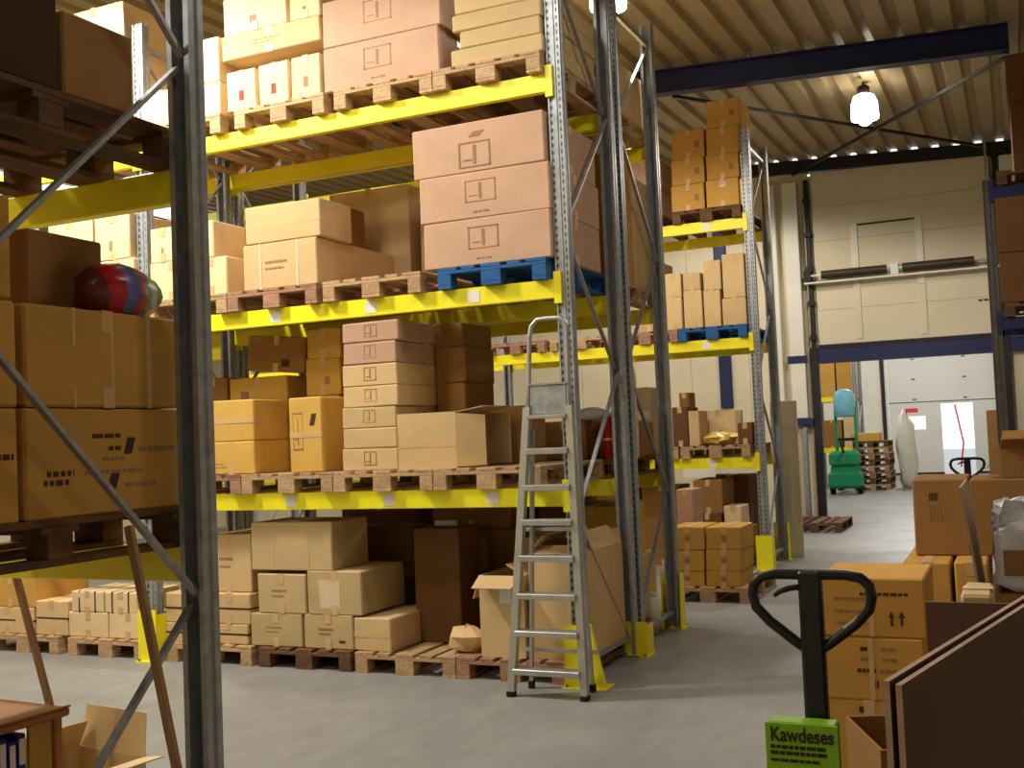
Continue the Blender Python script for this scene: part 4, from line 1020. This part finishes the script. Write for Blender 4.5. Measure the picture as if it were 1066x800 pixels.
# film wrapped bundle with support carton
ys = 4.25; x0 = atY(1029, 590, ys).x; zb_ = Zof(1045, 618, ys); zt_ = Zof(1045, 538, ys)
carton('carton hidden behind the grey-brown carton, under the film-wrapped bundle', 'brown', x0, x0 + .6, ys, ys + .6, 0, zb_, tape=None)
f = thing('wrapped_bundle', 'bundle wrapped in pale cling film at the right edge, brown label inside', 'bundle', (x0, ys, zb_))
def crumple_box(x0, x1, y0, y1, z0, z1, amp, seed, n=7):
    rr = random.Random(seed); import bmesh
    bm = bmesh.new(); bmesh.ops.create_cube(bm, size=1); bmesh.ops.subdivide_edges(bm, edges=bm.edges[:], cuts=n, use_grid_fill=True)
    for vtx in bm.verts:
        c = vtx.co; k = 1 - .10 * (abs(c.x) > .45) * (abs(c.z) > .45) - .06 * (abs(c.y) > .45) * (abs(c.z) > .45)
        vtx.co = Vector(((x0 + x1) / 2 + (c.x * k) * (x1 - x0) + rr.uniform(-amp, amp), (y0 + y1) / 2 + c.y * (y1 - y0) + rr.uniform(-amp, amp), max(z0, (z0 + z1) / 2 + (c.z * k) * (z1 - z0) + rr.uniform(-amp, amp))))
    b = MB(); bm.verts.index_update(); b.add([tuple(q.co) for q in bm.verts], [tuple(q.index for q in f.verts) for f in bm.faces]); bm.free(); return b
b = crumple_box(x0 + .02, x0 + .46, ys + .02, ys + .46, zb_, zt_ - .02, .008, 3); part(b, 'film_wrap', 'film', f, True)
b = MB(); b.box(x0 + .05, x0 + .15, ys + .004, ys + .01, zb_ + .06, zt_ - .12, .001); part(b, 'label_card', 'card_brown', f)
b = MB(); b.box(x0 + .06, x0 + .42, ys + .06, ys + .42, zb_ + .01, zt_ - .08, .01); part(b, 'packed_goods', 'card_grey', f)
b = crumple_box(x0 + .03, x0 + .22, ys + .05, ys + .2, zt_ - .06, zt_ + .045, .018, 8, 5); part(b, 'film_gather', 'film', f)
# curling sheet edge left of the bundle
b = MB(); pts = [atY(1013, 507, ys + .9), atY(1015, 530, ys + .7), atY(1020, 560, ys + .4), atY(1031, 625, ys - .02)]
x_ = atY(1028, 620, ys - .05).x
vs = []; n = 10
for i in range(n + 1):
    z = zb_ - .3 + (Zof(1013, 507, ys) - zb_ + .3) * i / n; c = -.06 * (i / n) ** 1.5
    for yy in (ys - .05, ys + .55):
        for e in (0, .006): vs.append((x_ - .012 + c * 1.0 + e, yy, z))
fs = []
for i in range(n):
    o0 = i * 4; o1 = o0 + 4
    fs += [(o0, o0 + 2, o1 + 2, o1), (o0 + 1, o1 + 1, o1 + 3, o0 + 3), (o0, o1, o1 + 1, o0 + 1), (o0 + 2, o0 + 3, o1 + 3, o1 + 2)]
fs += [(0, 1, 3, 2), (n * 4, n * 4 + 2, n * 4 + 3, n * 4 + 1)]
b.add([(a, c, z - (zb_ - .3)) for a, c, z in vs], fs)
o = b.build('cardboard_sheet', 'sheet_edge'); o.location.z = zb_ - .3; fix_normals(o); 
tag(o, 'thin curling cardboard sheet standing on edge left of the film-wrapped bundle', 'cardboard sheet', 'standing cardboard sheets')
# leave its foot on the floor
for vtx in o.data.vertices:
    if vtx.co.z < .001: vtx.co.z = -(zb_ - .3)
GRP[0] = 'open cartons'
zz_ = Zof(1030, 499, yU)
open_carton('open brown carton with a bent pale flap on top of the right stack', 'brown', atY(1040, 475, yU + .05).x, atY(1100, 475, yU + .05).x, yU + .05, yU + .45, zz_ + .002, Zof(1060, 466, yU + .05), {'L': (.13, 150), 'F': (.1, 60), 'B': (.1, 30)})

# ------------------------------------------------------------------ left foreground: shelf table, binders, poles, open carton
TZ = .75
A = atZ(74, 736, TZ); Bp = atZ(0, 757, TZ); u = Bp - A; u.z = 0; u.normalize(); v = Vector((u.y, -u.x, 0)); Cc = atZ(0, 727, TZ) - A
if v.dot(Cc) < 0: v = -v
tb = thing('shelf_table', 'low wooden shelf table cut by the lower left photo corner', 'table', (A.x, A.y, 0))
tb.rotation_euler.z = math.atan2(u.y, u.x)
s_ = 1 if Vector((-u.y, u.x, 0)).dot(v) > 0 else -1
def tbox(x0, x1, y0, y1, z0, z1, name, m, ch=.004):
    b = MB(); ya, yb_ = sorted((s_ * y0, s_ * y1)); b.box(x0, x1, ya, yb_, z0, z1, ch); return b.build(name, m, tb)
tbox(0, .95, 0, .5, TZ - .03, TZ, 'table_top', 'wood_table', .008)
tbox(.0, .95, .0, .012, TZ, TZ + .006, 'edge_strip', 'wood_table', .001)
tbox(.055, .145, .03, .05, .12, TZ - .03, 'side_panel', 'card_orange')
tbox(.05, .92, .04, .48, .2, .225, 'lower_shelf', 'wood_table')
for x in (.02, .90):
    for y in (.02, .45): tbox(x, x + .03, y, y + .03, 0, TZ - .03, 'leg', 'wood_table')
TM = Matrix.Translation(tb.location) @ Matrix.Rotation(tb.rotation_euler.z, 4, 'Z')
for k in range(4):
    x0 = .155 + k * .036
    r = thing('binder', ['blue binder on the shelf table, nearest the table corner', 'second blue binder from the corner on the shelf table', 'third blue binder from the corner on the shelf table', 'fourth blue binder from the corner on the shelf table', 'fifth blue binder from the corner, out at the photo edge'][k], 'binder', TM @ Vector((x0, s_ * .035, .2265)), 0, 'blue binders on the shelf table')
    r.rotation_euler.z = tb.rotation_euler.z
    hgt = .47 - .014 * (k % 2); b = MB(); ya, yb_ = sorted((0, s_ * .28)); b.box(0, .033, ya, yb_, 0, hgt, .004); b.build('cover', 'blue_binder', r)
    b = MB(); ya, yb_ = sorted((-s_ * .002, s_ * .003)); b.box(.006, .027, ya, yb_, hgt - .1, hgt - .015); b.build('spine_label', 'sticker', r)
def pole(p, q, lab, w=.028):
    b = MB(); b.bar(p, q, w, w * .6, (0, 1, 0)); o = b.build('wooden_pole', 'wood_pole'); tag(o, lab, 'pole', 'wooden poles leaning at lower left')
top = atX(134, 548, -2.58); ft = atZ(192, 838, 0) if False else None
q = atY(184, 800, top.y - .02); d_ = (q - top); k_ = top.z / -d_.z if d_.z < 0 else 1; ft = top + d_ * k_; 
pole(top, ft, 'thin wooden pole leaning on the near pallet edge, right one of two')
top2 = atY(20, 612, 3.145); q = atY(69, 800, 3.30); d_ = q - top2; ft2 = top2 + d_ * (top2.z / -d_.z)
pole(top2 - d_.normalized() * .06, ft2, 'thin wooden pole leaning behind the shelf table, left one of two')
A = atZ(70, 792, .42); 
ox0, oy0 = A.x - .24, A.y - .12
open_carton('open tan carton with raised flap on the floor beside the near upright', 'pale', ox0, ox0 + .42, oy0, oy0 + .34, 0, .40, {'B': (.17, 8), 'R': (.14, 80), 'F': (.14, 95), 'L': (.14, -35)}, rz=-.15)

# ------------------------------------------------------------------ striped bag on the near rack
def stripes():
    m = mat('bag_stripes', (200, 190, 190), .3, var=.15, scale=9, spec=.5, bump=.5, bscale=16); nt = m.node_tree; N = nt.nodes; L = nt.links; b = N['Principled BSDF']
    tc = N.new('ShaderNodeTexCoord'); sp = N.new('ShaderNodeSeparateXYZ'); L.new(tc.outputs['Object'], sp.inputs[0])
    nz = N.new('ShaderNodeTexNoise'); nz.inputs['Scale'].default_value = 9; L.new(tc.outputs['Object'], nz.inputs['Vector'])
    ma = N.new('ShaderNodeMath'); ma.operation = 'MULTIPLY_ADD'; L.new(nz.outputs['Fac'], ma.inputs[0]); ma.inputs[1].default_value = .08; L.new(sp.outputs['Y'], ma.inputs[2])
    mr = N.new('ShaderNodeMapRange'); mr.inputs['From Min'].default_value = -.15; mr.inputs['From Max'].default_value = .22; L.new(ma.outputs[0], mr.inputs['Value'])
    rp = N.new('ShaderNodeValToRGB'); cr = rp.color_ramp; cr.interpolation = 'CONSTANT'
    for i, (p, c) in enumerate(((0, (96, 24, 26)), (.22, (176, 18, 24)), (.42, (104, 108, 170)), (.56, (196, 92, 70)), (.66, (140, 150, 120)), (.78, (190, 190, 176)), (.88, (110, 116, 88)))):
        e = cr.elements[i] if i < 2 else cr.elements.new(p); e.position = p; e.color = srgb(c)
    L.new(mr.outputs[0], rp.inputs['Fac']); L.new(rp.outputs['Color'], b.inputs['Base Color'])
stripes()
o = blob('striped_bag', 'bag_stripes', (-2.80, 2.885, T1 + .668 + .082), (.085, .185, .10), 21, .09, 22)
tag(o, 'shiny striped plastic bag in red, blue and white on the upper orange carton', 'bag')

# ------------------------------------------------------------------ loose goods in the second row and far rack
def roll(name, m, px, p_top, y, z0, r, label, cat):
    zt = Zof(px, p_top, y); x = atY(px, (p_top + 470) / 2, y).x; t = thing(name, label, cat, (x, y, z0))
    h = zt - z0; b = MB(); b.lathe([(r * .9, 0), (r, .01), (r * 1.03, h * .3), (r * .95, h * .55), (r * 1.02, h * .8), (r * .8, h - .01), (r * .5, h)], 16); b.build('wrapping', m, t, True)
    b = MB(); b.lathe([(r * 1.045, h * .42), (r * 1.05, h * .43), (r * 1.05, h * .47), (r * 1.03, h * .48)], 16); b.build('tape_band', 'tape_white', t, True)
roll('wrapped_roll', 'film_pink', 655, 380, 8.0, T1, .062, 'tall pink film-wrapped roll standing between the paired uprights', 'roll')
roll('wrapped_roll', 'red', 634, 433, 8.0, T1, .045, 'short red roll standing left of the tall pink wrapped roll', 'roll')
P = atY(614, 446, 7.95); tag(blob('sack', 'film', (P.x, 8.0, T1 + .30 + .045), (.13, .11, .055), 5, .12, 14), 'small white sack on the brown carton right of the ladder', 'sack')
P = atX(676, 630, -2.70)
t = thing('canister', 'small white canister standing at the end of the second row', 'canister', (-2.66, YC + .55, PH))
b = MB(); b.lathe([(.04, 0), (.048, .01), (.048, .14), (.03, .17), (.02, .18)], 16); b.build('can_body', 'white_paint', t, True)
b = MB(); b.lathe([(.021, .18), (.021, .205), (.015, .21)], 12); b.build('cap', 'white_paint', t, True)
P = atY(675, 450, 7.9); b = MB(); b.box(-2.95, -2.71, YC + .38, YC + .84, T1 + .27, T1 + .36, .02, jit=.008); tag(b.build('parcel', 'film'), 'white wrapped parcel right of the pink roll on the second row', 'parcel')
carton('brown carton under the white parcel at the second row end', 'brown', -2.99, -2.70, YC + .34, YC + .88, T1, T1 + .268)
P = atY(745, 458, YE - .02)
tag(blob('film_heap', 'film_yellow', (P.x + .02, YE + .15, T1 + .075), (.19, .2, .085), 12, .3, 16, flat=1), 'crumpled heap of yellow plastic film on the far rack lowest level', 'film')
P = atY(728, 494, YE - .03); b = MB(); b.box(P.x - .19, P.x + .19, YE - .032, YE - .026, H1 - .215, H1 - .12); tag(b.build('shelf_sign', 'sticker'), 'white sign strip hanging below the lowest beam of the far rack', 'sign')
b = MB(); P = atY(826, 430, 13.75); b.box(-2.76, -2.44, 13.72, 13.76, 0, 1.92, .003); tag(b.build('leaning_board', 'cream'), 'tall pale board standing upright behind the far rack end', 'board')
b = MB(); b.box(-3.42, -3.26, YW - .6, YW - .57, 0, .55, .003); tag(b.build('leaning_board', 'wood_dark'), 'short brown board standing by the left door jamb', 'board')
b = MB(); b.tube([(-3.12, YW - .22, 0), (-3.12, YW - .22, 1.5), (-3.12, YW - .06, 1.58)], .05, 12); tag(b.build('drain_pipe', 'galv'), 'grey pipe running down the wall left of the doorway', 'pipe')

# ------------------------------------------------------------------ next hall
rack('rack in the next hall seen through the doorway, with yellow beams', 'pallet racks in the hall', 28.6, 29.65, (-3.62, -4.62, -5.62), (1.0, 2.28), height=4.6)
GRP[0] = 'cartons on the next hall rack'
for k, (x0, x1, z0, h, tone, l) in enumerate(((-4.52, -4.1, 2.28, 1.25, 'orange', 'tall orange carton high on the next hall rack, left bay side'), (-4.06, -3.7, 2.28, 1.0, 'orange', 'orange carton high on the next hall rack, right end'),
                                        (-5.5, -4.75, 2.28, .9, 'tan', 'tan carton high on the next hall rack, behind the door jamb'), (-4.5, -4.0, 1.0, .7, 'brown', 'brown carton on the lower level of the next hall rack'), (-3.95, -3.7, 1.0, .95, 'pale', 'white carton on the lower level of the next hall rack'))):
    carton(l, tone, x0, x1, 28.66, 29.5, z0, z0 + h)
yk = 27.2; sx = (atY(894, 480, yk).x + atY(920, 480, yk).x) / 2
for k in range(8):
    pallet(('wood', 'wood_dark', 'wood_red')[k % 3], sx + random.uniform(-.02, .02), yk, k * .1445, '%s pallet, counted from the floor, of the empty pallet stack in the next hall' % ('lowest', 'second', 'third', 'fourth', 'fifth', 'sixth', 'seventh', 'eighth')[k], 'empty pallet stack in the next hall')
GRP[0] = ''
carton('flat yellowish carton lying on the empty pallet stack', 'yellow', sx - .42, sx + .2, yk + .05, yk + .8, 8 * .1445, 8 * .1445 + .2)
o = blob('film_bundle', 'white_paint', (sx + .74, yk + .6, .80), (.24, .25, .98), 31, .3, 12); tag(o, 'tall bundle of white plastic film beside the pallet stack', 'film')
# green stacker truck
yk = 25.6; x_ = (atY(863, 480, yk).x + atY(893, 480, yk).x) / 2
t = thing('forklift', 'green pedestrian forklift in the next hall left of the pallet stack', 'forklift', (x_, yk, 0))
b = MB(); b.box(-.36, .36, 0, .6, .14, .52, .06); b.box(-.33, .33, .02, .55, .62, .98, .08); b.box(-.3, .3, .08, .5, .5, .64, .02); b.build('chassis', 'green_paint', t)
for x in (-.24, .2): b = MB(); b.box(x, x + .06, .6, .7, .1, 2.0, .008); b.build('mast_rail', 'green_paint', t)
for zz in (1.2, 1.9): b = MB(); b.box(-.24, .26, .61, .69, zz, zz + .07); b.build('mast_crossbar', 'dark_steel', t)
for x in (-.2, .2): b = MB(); b.box(x - .06, x + .06, .7, 1.5, .06, .11, .006); b.build('fork', 'dark_steel', t)
for x in (-.3, .3): b = MB(); b.tube([(x - .05, .3, .13), (x + .05, .3, .13)], .13, 18); b.build('wheel', 'rubber', t)
b = MB(); b.tube([(0, .1, .95), (0, -.2, 1.15), (0, -.3, 1.2)], .03, 8); b.build('tiller', 'black_paint', t, True)
b = MB(); b.lathe([(.2, 1.75), (.24, 1.8), (.24, 2.2), (.2, 2.34), (.06, 2.4)], 18, (0, .62, 0)); b.build('blue_cover', 'cyan', t, True)
carton('tall brown carton standing in the next hall right of the pass door', 'brown', atY(1028, 455, 26).x, atY(1046, 455, 26).x, 26, 26.5, 0, Zof(1036, 427, 26), tape=None)
